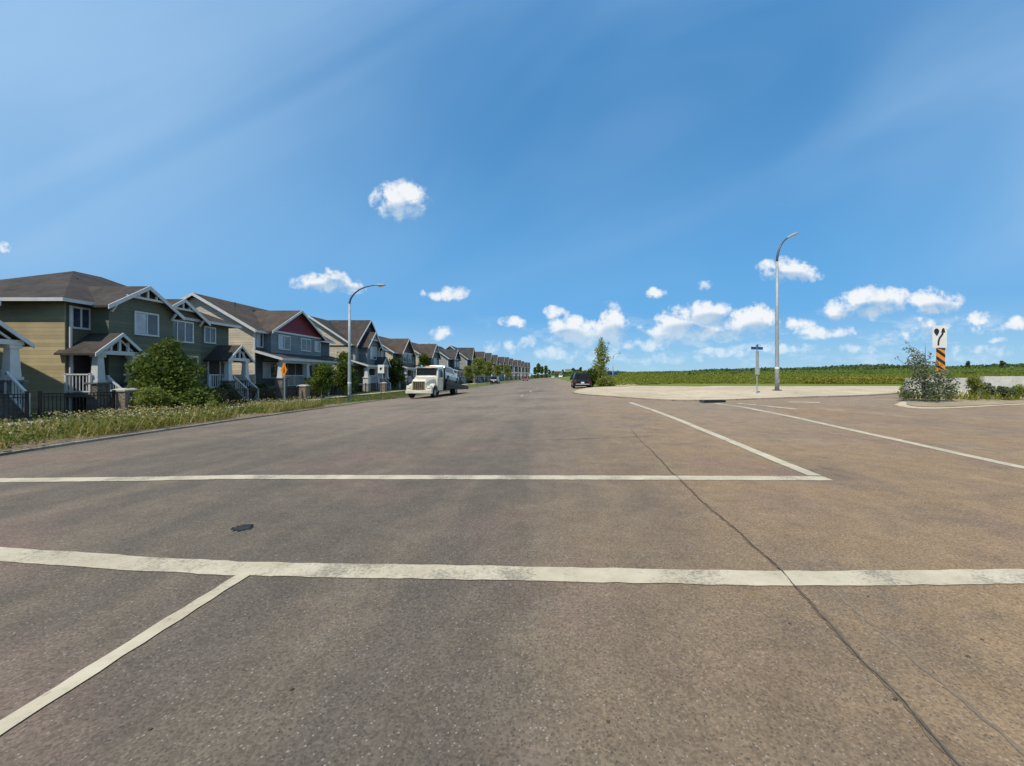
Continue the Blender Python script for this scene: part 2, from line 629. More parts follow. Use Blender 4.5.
# planted strip along the kerb
BED = [(-11.75, -8)] + [(x - 0.1, y) for x, y in KL[1:7]] + [(-15.0, 28.2), (-16.2, 26), (-16.0, 18), (-15.6, 10), (-15.2, -8)]
BED[0] = (-11.82, -8)
sheet('planting_bed', BED, 0.075, M_SOIL)

# pale apron on the far right corner
AF = [G(590, 387.6), G(575, 390.5), G(571, 393), G(580, 395), G(605, 396.5), G(640, 399.5), G(690, 402), G(760, 399.5), G(830, 397.5), G(880, 395.5), G(903, 393.5)]
AB = [G(906, 390), G(900, 386.8), G(820, 387.0), G(700, 387.2), G(640, 386.4), G(612, 387.0), G(600, 387.4)]
AFs = smooth_poly(AF, 2)
AFs = wiggle(AFs, 0.03)[::4]
sheet('pavement', AFs + AB, 0.062, M_CONC)
sweep('kerb', list(reversed(AFs)), [(0.0, -0.05), (0.0, 0.055), (-0.02, 0.068), (-0.16, 0.068), (-0.16, -0.05)][::-1], M_KERB, 0.004, 0.6)
sheet('sidewalk', [G(640, 386.2), G(622, 383.2), G(610, 381.2), G(605, 380.6), G(602, 380.6), G(606, 382.2), G(613, 385), G(618, 387.2)], 0.10, M_CONC)
# verge behind the apron and along the far right kerb
sheet('verge', [(4.95, 46), (5.0, 60), (4.7, 130), (3.5, 300), (60, 300), (60, 44), G(905, 388)] + AB[1:] , 0.03, M_FIELD)

# corner island on the right
IS = [G(1000, 395), G(940, 396), G(912, 400), G(903, 405), G(925, 408), G(970, 406.5), G(1012, 404), (24, 19.0), (70, 19.0)]
ISs = smooth_poly(IS, 2)
sheet('traffic_island', ISs + [(70, 34), (30, 34)], 0.03, M_SAND)
IE = [G(1000, 396), G(938, 397), G(905, 400.5), G(892, 405.5), G(905, 408), G(930, 409.2), G(965, 408), G(1010, 405), (24.5, 18.4), (70, 18.2)]
sheet('pavement', wiggle(smooth_poly(IE, 2), 0.07) + [(70, 30), (40, 30)], 0.012, M_CONC)

# painted lines
stripe('crosswalk_line', [(-11.1, 6.5)] + [G(0, 480.6), G(150, 479), G(230, 477.3), G(500, 477.6), G(828, 478.6)], 0.27)
stripe('crosswalk_line', [(-11.0, 4.7)] + [G(0, 554.5), G(150, 564.5), G(240, 569), G(500, 573.5), G(780, 579), G(1024, 577), (9, 3.4)], 0.245)
a, b = G(243, 575.5), G(0, 729)
d = (b[0] - a[0], b[1] - a[1])
stripe('lane_line', [a, b, (a[0] + d[0] * 3.5, a[1] + d[1] * 3.5)], 0.115, None, 0.0075)
stripe('lane_line', [G(815, 476), G(730, 441), G(680, 420.5), G(655, 411), G(630, 402.6)], 0.23, None, 0.0085)
stripe('lane_line', [(16, 7.4), G(1024, 468), G(900, 440.5), G(800, 418.5), G(745, 407.5), G(715, 403.6)], 0.25)
stripe('lane_line', [G(797, 409.3), G(760, 405.5), G(738, 403.4)], 0.3)
stripe('stop_line', [G(788, 402.0), G(820, 402.6)], 0.3)
for q in ((530, 392, 0.35), (521, 396.5, 0.4), (537, 388.5, 0.4)):
    g0 = G(q[0], q[1])
    stripe('lane_dash', [g0, (g0[0], g0[1] + 2.2)], 0.13)

M_SEAM = earth('seam_dust', (0.19, 0.147, 0.105), (0.25, 0.195, 0.138), (0.155, 0.12, 0.086), 3.0, 0.2, 40.0)
M_EDGE = earth('crumbled_edge', (0.135, 0.102, 0.07), (0.18, 0.137, 0.094), (0.12, 0.09, 0.062), 3.0, 0.3, 40.0)
# long crack and pale seam to the right
CR = [G(655, 455), G(672, 472), G(690, 489), G(722, 519), G(752, 545), G(776, 566), G(800, 590), G(845, 640), G(905, 702), G(960, 764), (1.9, 1.35), (1.95, -2)]


CRW = wiggle(CR, 0.014)
stripe('crack', CRW, 0.030, M_EDGE, 0.004, 0.012, 0.03)
stripe('crack', CRW, 0.010, M_CRACK, 0.0105, 0.005, 0.04)
stripe('crack', wiggle([(p[0] + 0.26 + 0.02 * i, p[1]) for i, p in enumerate(CR[6:])], 0.008), 0.022, M_SEAM, 0.003, 0.009, 0.03, 0.15)
stripe('crack', wiggle([G(520, 441), G(600, 438.5), G(652, 436)], 0.02), 0.018, M_CRACK, 0.010, 0.008, 0.08)
stripe('crack', wiggle([G(655, 455), G(640, 441), G(632, 430)], 0.02), 0.015, M_CRACK, 0.010, 0.008, 0.08)


def blob(name, c, rx, ry, h, mat, n=26, seed=0, amp=0.35):
    r = random.Random(seed)
    ring0, ring1 = [], []
    for k in range(n):
        t = 2 * PI * k / n
        q = 1 + r.uniform(-amp, amp)
        x, y = c[0] + rx * q * math.cos(t), c[1] + ry * q * math.sin(t)
        ring0.append((x, y, float(zg(x, y)) - 0.01))
        ring1.append((c[0] + (x - c[0]) * 0.85, c[1] + (y - c[1]) * 0.85, float(zg(x, y)) + h * r.uniform(0.5, 1.2)))
    b = MB()
    b.loft([ring0, ring1])
    return b.build(name, mat)


o = blob('tar_patch', G(243, 528.5), 0.11, 0.085, 0.02, M_TAR, 26, 3)
tag(o, 'small ragged black tar lump on the road between the two crosswalk lines', 'tar patch')
for i, (x, y, r0) in enumerate(((790, 624, .012), (968, 657, .014), (982, 640, .012), (868, 597, .012), (895, 700, .014), (608, 722, .014), (292, 690, .012), (150, 730, .012))):
    o = blob('pebble', G(x, y), r0 * 0.85, r0 * 0.7, 0.01, M_CRACK, 10, 40 + i, 0.2)
    lab = ('small dark pebble by the long crack, just below the near crosswalk line', 'dark pebble on brown asphalt, lower of two at the far right', 'dark pebble on brown asphalt, upper of two at the far right',
           'dark pebble close to the near crosswalk line, right of the crack', 'dark pebble lying beside the long crack at the bottom right', 'lone dark pebble at the bottom middle of the bare road',
           'dark pebble right of the slanting line at the lower left', 'dark pebble at the bottom left beside the slanting line')[i]
    tag(o, lab, 'pebble', 'dark pebbles on the asphalt')

# storm drain in the apron kerb
gx, gy = G(714, 402.6)
t = thing('storm_drain', 'dark kerb inlet opening at the edge of the pale corner pavement', 'drain', (gx, gy + 0.0, float(zg(gx, gy))), 0.06)
b = MB(); b.box(-0.6, 0.6, -0.06, 0.35, 0.0, 0.13); b.build('inlet_frame', M_DARKSTEEL, t, False, 0.01)
b = MB(); b.box(-0.52, 0.52, -0.075, -0.055, 0.02, 0.11); b.build('opening', M_TAR, t)
b = MB()
b.box(-0.52, 0.52, -0.09, -0.077, 0.11, 0.125)
for k in range(7): b.box(-0.5 + k * 0.155, -0.46 + k * 0.155, -0.09, -0.077, 0.01, 0.1105)
b.build('grate', M_IRON, t)


# ------------------------------------------------------------------ houses
# local frame of a house: x along the street, y away from the street, z up; root turned by 90 degrees
R_BROWN = shingles('brown_shingles', (0.060, 0.049, 0.042))
R_GREY = shingles('grey_shingles', (0.058, 0.054, 0.052))
R_WARM = shingles('warm_brown_shingles', (0.078, 0.058, 0.045))
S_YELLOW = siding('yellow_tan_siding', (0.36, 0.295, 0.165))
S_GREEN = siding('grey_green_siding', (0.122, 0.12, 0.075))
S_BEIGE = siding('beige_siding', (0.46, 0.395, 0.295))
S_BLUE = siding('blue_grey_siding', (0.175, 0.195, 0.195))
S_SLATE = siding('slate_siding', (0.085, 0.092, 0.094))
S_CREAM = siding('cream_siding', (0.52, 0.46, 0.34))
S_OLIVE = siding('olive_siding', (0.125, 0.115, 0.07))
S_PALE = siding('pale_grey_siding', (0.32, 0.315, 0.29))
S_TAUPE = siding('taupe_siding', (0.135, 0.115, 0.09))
P_RED = siding('red_shakes', (0.20, 0.022, 0.03), 0.14)
P_DARK = siding('dark_shakes', (0.06, 0.055, 0.055), 0.14)
P_BROWN = siding('brown_shakes', (0.09, 0.05, 0.035), 0.14)
M_DOORD = pm('dark_door', (0.035, 0.03, 0.03), 0.4, 0.2)
M_DOORR = pm('red_door', (0.12, 0.025, 0.02), 0.4, 0.2)


def window(par, x0, x1, z0, z1, y, n=2, blind=False, frame=0.09):
    """A framed window in a wall whose outer face is at y."""
    b = MB()
    b.box(x0 - frame, x1 + frame, y - 0.05, y + 0.03, z1, z1 + frame)
    b.box(x0 - frame, x1 + frame, y - 0.065, y + 0.03, z0 - frame, z0)
    b.box(x0 - frame, x0, y - 0.05, y + 0.03, z0, z1)
    b.box(x1, x1 + frame, y - 0.05, y + 0.03, z0, z1)
    for k in range(1, n):
        xm = x0 + (x1 - x0) * k / n
        b.box(xm - 0.035, xm + 0.035, y - 0.046, y + 0.03, z0, z1)
    w = b.build('window', M_WHITE, par)
    b = MB()
    b.box(x0, x1, y - 0.022, y + 0.01, z0, z1)
    b.build('pane', M_GLASS, w)
    if blind:
        b = MB()
        b.box(x0 + 0.02, x0 + (x1 - x0) * blind, y - 0.03, y - 0.0225, z0 + 0.02, z1 - 0.02)
        b.build('blind', M_BLIND, w)
    return w


def slab(b, poly_top, thick):
    """A roof plane: quad (or triangle) points, thickened downwards."""
    n = len(poly_top)
    low = [(p[0], p[1], p[2] - thick) for p in poly_top]
    b.loft([low, list(poly_top)])


def gable_roof(b, x0, x1, y0, y1, ze, zr, ov=0.4, th=0.13):
    """Ridge along x."""
    ym = (y0 + y1) / 2
    s = (zr - ze) / (ym - y0)
    zo = ze - s * ov
    slab(b, [(x0 - ov, y0 - ov, zo), (x1 + ov, y0 - ov, zo), (x1 + ov, ym, zr), (x0 - ov, ym, zr)], th)
    slab(b, [(x0 - ov, y1 + ov, zo), (x1 + ov, y1 + ov, zo), (x1 + ov, ym + 0.001, zr), (x0 - ov, ym + 0.001, zr)], th)


def cross_roof(b, x0, x1, y0, y1, ze, zr, ov=0.35, th=0.12):
    """Ridge along y, gable end towards the street at y0."""
    xm = (x0 + x1) / 2
    s = (zr - ze) / (xm - x0)
    zo = ze - s * ov
    slab(b, [(x0 - ov, y0 - ov, zo), (x0 - ov, y1, zo), (xm, y1, zr), (xm, y0 - ov, zr)], th)
    slab(b, [(x1 + ov, y0 - ov, zo), (x1 + ov, y1, zo), (xm + 0.001, y1, zr), (xm + 0.001, y0 - ov, zr)], th)


def barge_y(b, x0, x1, y, ze, zr, ov=0.35, w=0.2, d=0.05):
    """White boards along a gable facing the street."""
    xm = (x0 + x1) / 2
    s = (zr - ze) / (xm - x0)
    zo = ze - s * ov
    for xa in (x0 - ov, x1 + ov):
        b.loft([[(xa, y - d, zo + 0.02), (xa, y, zo + 0.02), (xa, y, zo - w), (xa, y - d, zo - w)],
                [(xm, y - d, zr + 0.02), (xm, y, zr + 0.02), (xm, y, zr - w), (xm, y - d, zr - w)]])


def barge_x(b, x, y0, y1, ze, zr, ov=0.4, w=0.22, d=0.05):
    ym = (y0 + y1) / 2
    s = (zr - ze) / (ym - y0)
    zo = ze - s * ov
    for ya in (y0 - ov, y1 + ov):
        b.loft([[(x - d, ya, zo + 0.02), (x, ya, zo + 0.02), (x, ya, zo - w), (x - d, ya, zo - w)],
                [(x - d, ym, zr + 0.02), (x, ym, zr + 0.02), (x, ym, zr - w), (x - d, ym, zr - w)]])


def column(par, x, y, z0, z1, w=0.36, pier=None):
    b = MB()
    h = z1 - z0
    def ring(q, z): return [(x - q, y - q, z), (x + q, y - q, z), (x + q, y + q, z), (x - q, y + q, z)]
    b.loft([ring(w * 0.62, z0), ring(w * 0.62, z0 + 0.12), ring(w * 0.5, z0 + 0.121), ring(w * 0.38, z1 - 0.14), ring(w * 0.55, z1 - 0.139), ring(w * 0.55, z1)])
    c = b.build('column', M_WHITE, par)
    if pier is not None:
        b = MB()
        b.loft([ring(w * 0.8, -0.3), ring(w * 0.74, z0 - 0.08)])
        b.loft([ring(w * 0.9, z0 - 0.079), ring(w * 0.9, z0 - 0.001)])
        b.build('pier', pier, c)
    return c


def railing(par, a, b_, h=0.95, n=None):
    """White railing between two points (x, y, z of the floor)."""
    a, b_ = Vector(a), Vector(b_)
    L = (b_ - a).length
    n = n or max(3, int(L / 0.15))
    up = Vector((0, 0, h))
    m = MB()
    m.bar(a + up, b_ + up, 0.09, 0.07)
    m.bar(a + Vector((0, 0, 0.1)), b_ + Vector((0, 0, 0.1)), 0.06, 0.06)
    for k in range(n + 1):
        p = a.lerp(b_, k / n)
        w = 0.09 if k in (0, n) else 0.035
        m.bar(p + Vector((0, 0, 0.0 if k in (0, n) else 0.1)), p + up + Vector((0, 0, 0.06 if k in (0, n) else 0)), w)
    return m.build('railing', M_WHITE, par)


def stairs(par, x0, x1, y, zt, n=5, run=0.2, mat=None):
    """Steps going down towards the street from the floor edge at y."""
    b = MB()
    for k in range(n):
        z = zt * (n - k) / (n + 1)
        b.box(x0, x1, y - run * (k + 1), y - run * k - 0.001, -0.2, z)
    st = b.build('steps', mat or M_WOOD, par)
    for x in (x0 + 0.05, x1 - 0.05):
        r = railing(par, (x, y, zt - 0.05), (x, y - run * n, 0.12), 0.9, 7)
    return st


def portico(par, x0, x1, yf, ze, zr, roofm, trus=True, floor=1.1, pier=None, back=0.0, colw=0.36):
    """Small gabled porch roof on two columns."""
    b = MB()
    cross_roof(b, x0, x1, yf, back + 0.3, ze, zr, 0.22, 0.09)
    b.build('porch_roof', roofm, par)
    b = MB()
    barge_y(b, x0, x1, yf - 0.225, ze, zr, 0.22, 0.16)
    b.box(x0, x1, yf - 0.12, yf + 0.08, ze - 0.22, ze - 0.02)
    b.box(x0, x0 + 0.14, yf + 0.081, back - 0.002, ze - 0.2, ze - 0.04)
    b.box(x1 - 0.14, x1, yf + 0.081, back - 0.002, ze - 0.2, ze - 0.04)
    xm = (x0 + x1) / 2
    for k in (-1, 0, 1):
        xx = xm + k * (x1 - x0) * 0.2
        top = zr - abs(k) * (x1 - x0) * 0.2 * (zr - ze) / (xm - x0) - 0.08
        b.box(xx - 0.05, xx + 0.05, yf - 0.1, yf, ze - 0.02, top)
    b.bar((x0 + 0.4, yf - 0.05, ze), (xm, yf - 0.05, zr - 0.3), 0.07)
    b.bar((x1 - 0.4, yf - 0.05, ze), (xm, yf - 0.05, zr - 0.3), 0.07)
    b.build('porch_trim', M_WHITE, par)
    for x in (x0 + 0.22, x1 - 0.22):
        column(par, x, yf + 0.12, floor + 0.55, ze - 0.22, colw, pier)


def downspout(par, x, y, z0, z1):
    b = MB()
    b.bar((x, y, z0), (x, y, z1), 0.09, 0.07)
    b.bar((x, y, z0), (x, y - 0.2, z0 - 0.12), 0.09, 0.07)
    b.build('downspout', M_WHITE, par)


def door(par, x0, x1, z0, z1, y, mat):
    b = MB()
    b.box(x0 - 0.1, x0, y - 0.05, y + 0.02, z0, z1 + 0.1)
    b.box(x1, x1 + 0.1, y - 0.05, y + 0.02, z0, z1 + 0.1)
    b.box(x0, x1, y - 0.05, y + 0.02, z1, z1 + 0.1)
    f = b.build('door_frame', M_WHITE, par)
    b = MB()
    b.box(x0, x1, y - 0.03, y + 0.02, z0, z1)
    for k in range(2):
        for j in range(3):
            xa = x0 + 0.12 + k * (x1 - x0 - 0.12) / 2
            b.box(xa, xa + (x1 - x0) / 2 - 0.18, y - 0.042, y - 0.0305, z0 + 0.15 + j * 0.62, z0 + 0.65 + j * 0.62)
    d = b.build('door', mat, par)
    b = MB()
    b.tube([(x1 - 0.1, y - 0.03, z0 + 1.0), (x1 - 0.1, y - 0.1, z0 + 1.0)], [0.03, 0.035], 8)
    b.build('handle', M_CHROME, d)


def shed_porch(par, x0, x1, yf, zf, zb, roofm, floor, cols, pier, gaps=(), wall_y=0.0, floor_mat=None):
    """Full-width porch: sloping roof, floor, columns, railings except in the gaps."""
    b = MB()
    slab(b, [(x0 - 0.3, yf - 0.35, zf), (x1 + 0.3, yf - 0.35, zf), (x1 + 0.3, wall_y, zb), (x0 - 0.3, wall_y, zb)], 0.1)
    b.build('porch_roof', roofm, par)
    b = MB()
    b.box(x0 - 0.32, x1 + 0.32, yf - 0.39, yf - 0.352, zf - 0.17, zf + 0.03)
    for x in (x0 - 0.34, x1 + 0.302):
        b.loft([[(x, yf - 0.35, zf + 0.03), (x + 0.038, yf - 0.35, zf + 0.03), (x + 0.038, yf - 0.35, zf - 0.17), (x, yf - 0.35, zf - 0.17)],
                [(x, wall_y - 0.01, zb + 0.03), (x + 0.038, wall_y - 0.01, zb + 0.03), (x + 0.038, wall_y - 0.01, zb - 0.17), (x, wall_y - 0.01, zb - 0.17)]])
    b.box(x0, x1, yf - 0.06, yf + 0.14, zf - 0.36, zf - 0.13)
    b.build('porch_trim', M_WHITE, par)
    b = MB()
    b.box(x0, x1, yf, wall_y - 0.003, floor - 0.18, floor)
    b.box(x0 + 0.05, x1 - 0.05, yf + 0.05, yf + 0.1, -0.2, floor - 0.181)
    b.build('porch_floor', floor_mat or M_WOOD, par)
    for x in cols:
        column(par, x, yf + 0.1, floor + 0.75, zf - 0.36, 0.42, pier)
    edges = sorted(cols)
    for a, c in zip(edges, edges[1:]):
        seg = [(a + 0.3, c - 0.3)]
        for g0, g1 in gaps:
            ns = []
            for s0, s1 in seg:
                if g0 < s1 and g1 > s0:
                    if g0 - s0 > 0.4: ns.append((s0, g0))
                    if s1 - g1 > 0.4: ns.append((g1, s1))
                else:
                    ns.append((s0, s1))
            seg = ns
        for s0, s1 in seg:
            railing(par, (s0, yf + 0.1, floor), (s1, yf + 0.1, floor))


def main_gable(t, W, D, ze, zr, side_mat, front_mat, roofm):
    """Body of a house with the ridge along the street; end walls carry the gables."""
    b = MB()
    b.extrude([(0.02, -0.4), (D, -0.4), (D, ze - 0.1), (D / 2, zr - 0.14), (0.02, ze - 0.1)], 'x', 0, W)
    b.build('wall', side_mat, t)
    b = MB()
    b.box(0.05, W - 0.05, 0.0, 0.019, -0.4, ze - 0.14)
    b.build('front_wall', front_mat, t)
    for xa, xb in ((-0.02, 0.09), (W - 0.09, W + 0.02)):
        b = MB()
        b.box(xa, xb, -0.025, 0.1, -0.2, ze - 0.2)
        b.build('corner_trim', M_WHITE, t)
    b = MB()
    gable_roof(b, 0, W, 0, D, ze, zr)
    roof = b.build('roof', roofm, t)
    b = MB()
    barge_x(b, -0.4, 0, D, ze, zr)
    barge_x(b, W + 0.45, 0, D, ze, zr)
    s = (zr - ze) / (D / 2)
    b.box(-0.4, W + 0.4, -0.452, -0.402, ze - s * 0.4 - 0.19, ze - s * 0.4 + 0.0)
    b.build('fascia', M_WHITE, t)
    for k in range(2):
        xv = W * (0.25 + 0.5 * k)
        b = MB()
        b.tube([(xv, D * 0.4, zr - s * D * 0.1 - 0.1), (xv, D * 0.4, zr - s * D * 0.1 + 0.35)], 0.06, 8)
        b.build('vent_pipe', M_DARKSTEEL, roof)
    b = MB()
    b.box(W * 0.4, W * 0.4 + 0.35, D * 0.36, D * 0.36 + 0.35, zr - s * D * 0.14 - 0.2, zr - s * D * 0.14 + 0.22)
    b.build('roof_vent', M_DARKSTEEL, roof)


def front_gable(t, x0, x1, y0, ze, zr, wall_mat, tri_mat, roofm, depth=4.5, z_bot=-0.4, tri_z=None, braces=False):
    xm = (x0 + x1) / 2
    b = MB()
    if tri_mat is None:
        b.extrude([(x0, z_bot), (x1, z_bot), (x1, ze - 0.08), (xm, zr - 0.12), (x0, ze - 0.08)], 'y', y0, 0.3)
        b.build('bay_wall', wall_mat, t)
    else:
        b.extrude([(x0, z_bot), (x1, z_bot), (x1, ze - 0.08), (x0, ze - 0.08)], 'y', y0, 0.3)
        b.build('bay_wall', wall_mat, t)
        b = MB()
        b.extrude([(x0, ze - 0.079), (x1, ze - 0.079), (xm, zr - 0.12)], 'y', y0 - 0.02, 0.3)
        b.build('gable_panel', tri_mat, t)
    b = MB()
    cross_roof(b, x0, x1, y0, depth, ze, zr)
    b.build('gable_roof', roofm, t)
    b = MB()
    barge_y(b, x0, x1, y0 - 0.352, ze, zr)
    if tri_mat is not None:
        b.box(x0 - 0.02, x1 + 0.02, y0 - 0.05, y0 - 0.021, ze - 0.2, ze - 0.05)
    if braces:
        s = (zr - ze) / (xm - x0)
        zc = zr - (zr - ze) * 0.62
        hw = (zr - zc) / s
        b.box(xm - hw, xm + hw, y0 - 0.30, y0 - 0.2, zc - 0.06, zc + 0.06)
        for k in (-1, 0, 1):
            xx = xm + k * hw * 0.45
            b.box(xx - 0.045, xx + 0.045, y0 - 0.29, y0 - 0.21, zc + 0.061, zr - abs(k) * hw * 0.45 * s - 0.16)
        for sx in (-1, 1):
            b.bar((xm + sx * (x1 - x0) * 0.47, y0 - 0.02, ze - 0.5), (xm + sx * (x1 - x0) * 0.47, y0 - 0.3, ze - 0.12), 0.09)
    b.build('gable_trim', M_WHITE, t)


def house_root(label, X, Y0, group='houses along the left side of the street', drop=0.0):
    return thing('house', label, 'house', (X, Y0, float(zg(X, Y0 + 5)) + drop), PI / 2, group)


# --- house at the very left: only its porch reaches into the picture
t = house_root('dark house at the left picture edge showing only a white gabled porch and steps', -24, 8.0)
main_gable(t, 8.75, 9.4, 5.2, 7.6, S_TAUPE, S_TAUPE, R_BROWN)
b = MB(); b.box(5.1, 8.6, -2.2, -0.003, 0.85, 1.05); b.box(5.15, 8.55, -2.1, -2.05, -0.2, 0.849); b.build('porch_floor', M_WOOD, t)
portico(t, 5.3, 8.5, -2.2, 3.25, 4.55, R_BROWN, True, 1.05, M_STONE)
b = MB(); b.extrude([(5.35, 3.24), (8.45, 3.24), (6.9, 4.4)], 'y', -2.07, -2.0); b.build('gable_panel', P_BROWN, t)
stairs(t, 6.4, 8.1, -2.2, 1.05, 5, 0.17)
railing(t, (8.4, -2.0, 1.05), (8.4, -0.2, 1.05))
railing(t, (5.45, -2.1, 1.05), (6.3, -2.1, 1.05))
door(t, 7.0, 7.95, 1.05, 3.1, 0.0, M_DOORD)
window(t, 1.0, 2.6, 3.6, 4.7, 0.0, 2)

# --- first whole house: green-grey duplex with tan end wall under a hipped roof
t = house_root('grey-green duplex with tan end wall, hipped brown roof and two white-braced gables', -24, 19.8)
W, D, ze, zr = 10.1, 9.4, 5.65, 8.3
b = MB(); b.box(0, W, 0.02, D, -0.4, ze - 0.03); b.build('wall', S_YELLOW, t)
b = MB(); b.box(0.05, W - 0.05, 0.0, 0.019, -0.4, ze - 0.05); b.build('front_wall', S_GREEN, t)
b = MB()
o = 0.5
A = [(-o, -o), (W + o, -o), (W + o, D + o), (-o, D + o)]
lo = [(p[0], p[1], ze - 0.02) for p in A]
mid = [(p[0], p[1], ze + 0.1) for p in A]
v = lo + mid + [(4.3, D / 2, zr), (W - 4.3, D / 2, zr)]
b.add(v, [(3, 2, 1, 0), (0, 1, 5, 4), (1, 2, 6, 5), (2, 3, 7, 6), (3, 0, 4, 7), (4, 5, 9, 8), (5, 6, 9), (6, 7, 8, 9), (7, 4, 8)])
roof = b.build('roof', R_BROWN, t)
b = MB()
b.tube([(3.2, 3.2, 7.1), (3.2, 3.2, 7.6)], 0.06, 8)
b.build('vent_pipe', M_DARKSTEEL, roof)
b = MB()
b.box(7.6, 7.95, 3.0, 3.35, 6.8, 7.2)
b.build('roof_vent', M_DARKSTEEL, roof)
b = MB()
b.box(-o - 0.04, -o - 0.002, -o - 0.04, D + o + 0.04, ze - 0.06, ze + 0.11)
b.box(W + o + 0.002, W + o + 0.04, -o - 0.04, D + o + 0.04, ze - 0.06, ze + 0.11)
b.box(-o, W + o, -o - 0.04, -o - 0.002, ze - 0.06, ze + 0.11)
b.build('fascia', M_WHITE, t)
front_gable(t, 1.05, 4.6, -1.0, 5.85, 7.05, S_GREEN, None, R_BROWN, 4.0, 0.4, None, True)
front_gable(t, 4.0, 7.1, -0.5, 5.8, 6.85, S_GREEN, None, R_BROWN, 4.0, 0.4, None, True)
window(t, 2.4, 3.6, 4.35, 5.5, -1.0, 2, 0.45)
window(t, 4.85, 6.45, 4.2, 5.4, -0.5, 3)
window(t, 0.3, 1.0, 4.45, 5.4, 0.0, 2)
window(t, 8.0, 8.8, 4.35, 5.35, 0.0, 2)
window(t, 2.4, 3.9, 1.9, 3.2, -1.0, 2, 0.5)
window(t, 5.3, 6.8, 1.9, 3.2, -0.5, 2)
for s0, s1, g0, g1 in ((-0.1, 2.15, 0.0, 2.1), (8.1, 10.05, 8.1, 10.1)):
    portico(t, g0, g1, -1.5, 3.28, 4.2, R_BROWN, True, 1.1, M_STONE)
    b = MB(); b.box(s0, s1, -1.5, -1.003, 0.92, 1.1); b.box(s0 + 0.05, s1 - 0.05, -1.45, -1.4, -0.2, 0.919); b.build('porch_floor', M_WOOD, t)
    railing(t, (s0 + 0.05, -1.3, 1.1), (s0 + 0.05, -0.1, 1.1))
b = MB(); b.box(0.0, 1.3, -1.0, -0.003, 0.92, 1.1); b.build('porch_floor', M_WOOD, t)
b = MB(); b.box(7.2, 9.95, -1.0, -0.003, 0.92, 1.1); b.build('porch_floor', M_WOOD, t)
stairs(t, 0.5, 1.65, -1.5, 1.1, 5)
stairs(t, 8.6, 9.7, -1.5, 1.1, 5)
railing(t, (7.25, -0.95, 1.1), (8.1, -0.95, 1.1))
door(t, 0.3, 1.2, 1.1, 3.05, 0.0, M_DOORD)
door(t, 8.3, 9.2, 1.1, 3.05, 0.0, M_DOORD)
downspout(t, 0.16, -0.08, 0.1, ze - 0.15)

# --- second house: beige end wall, blue-grey front with the red gable
t = house_root('blue-grey house with beige end wall and a dark red front gable', -24, 32.5)
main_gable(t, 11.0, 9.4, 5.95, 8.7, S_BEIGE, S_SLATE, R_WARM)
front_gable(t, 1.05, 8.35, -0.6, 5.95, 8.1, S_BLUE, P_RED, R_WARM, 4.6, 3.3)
window(t, 2.0, 3.4, 4.4, 5.5, -0.6, 2, 0.4)
window(t, 5.1, 6.5, 4.45, 5.5, -0.6, 2)
window(t, 7.3, 8.1, 4.5, 5.4, -0.6, 2, 0.5)
window(t, 0.25, 0.85, 4.45, 5.5, 0.0, 2, 0.5)
shed_porch(t, 0.0, 10.9, -2.1, 3.45, 4.15, R_GREY, 1.1, (0.25, 3.6, 7.3, 10.6), M_STONE, ((3.95, 5.3),))
stairs(t, 3.95, 5.3, -2.1, 1.1, 5)
door(t, 4.1, 5.05, 1.1, 3.15, 0.0, M_DOORD)
window(t, 1.0, 2.6, 1.9, 3.1, 0.0, 2, 0.5)
window(t, 6.3, 8.3, 1.9, 3.1, 0.0, 2)

# --- third house: beige end wall, dark roof with two stacked front gables
t = house_root('beige-ended house behind the left lamp post with two stacked pale blue gables', -24, 48.0)
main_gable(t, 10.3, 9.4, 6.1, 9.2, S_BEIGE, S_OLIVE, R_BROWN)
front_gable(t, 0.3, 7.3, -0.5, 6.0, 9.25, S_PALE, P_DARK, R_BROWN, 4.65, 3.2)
front_gable(t, 1.2, 4.6, -1.5, 5.9, 7.6, S_BLUE, None, R_BROWN, 1.5, 3.2, None, True)
window(t, 2.1, 3.7, 4.2, 5.6, -1.5, 2, 0.4)
window(t, 5.3, 6.6, 4.4, 5.6, -0.5, 2)
window(t, 8.7, 9.6, 4.4, 5.5, 0.0, 2)
shed_porch(t, 0.0, 10.2, -2.0, 3.3, 4.0, R_BROWN, 1.1, (0.25, 3.0, 6.5, 9.9), M_WHITE, ((3.3, 4.7),))
portico(t, 3.0, 5.2, -2.5, 3.5, 4.5, R_BROWN, True, 1.1, None, -1.5)
stairs(t, 3.35, 4.7, -2.0, 1.1, 5)
door(t, 3.5, 4.45, 1.1, 3.15, 0.0, M_DOORR)
window(t, 6.9, 8.7, 1.9, 3.1, 0.0, 2)

# --- further two-storey houses
def plain_house(label, X, Y0, W, side, front, tri, roofm, ga, gz, wins, ze=5.9, zr=8.5, drop=0.0):
    t = house_root(label, X, Y0, drop=drop)
    main_gable(t, W, 9.2, ze, zr, side, front, roofm)
    front_gable(t, ga[0], ga[1], -0.8, ze - 0.1, gz, front, tri, roofm, 4.4, 3.2, None, tri is None)
    for x0, x1 in wins:
        y = -0.8 if ga[0] < x0 < ga[1] else 0.0
        window(t, x0, x1, 4.3, 5.5, y, 2, 0.45 if random.random() < 0.4 else False)
        window(t, x0, x1, 1.9, 3.1, 0.0, 2)
    shed_porch(t, 0.0, W - 0.1, -2.0, 3.3, 3.95, roofm, 1.0, (0.25, W * 0.33, W * 0.66, W - 0.35), M_STONE, ((W * 0.36, W * 0.5),))
    stairs(t, W * 0.36, W * 0.5, -2.0, 1.0, 5)
    door(t, W * 0.38, W * 0.38 + 0.95, 1.0, 3.05, 0.0, M_DOORD)
    return t


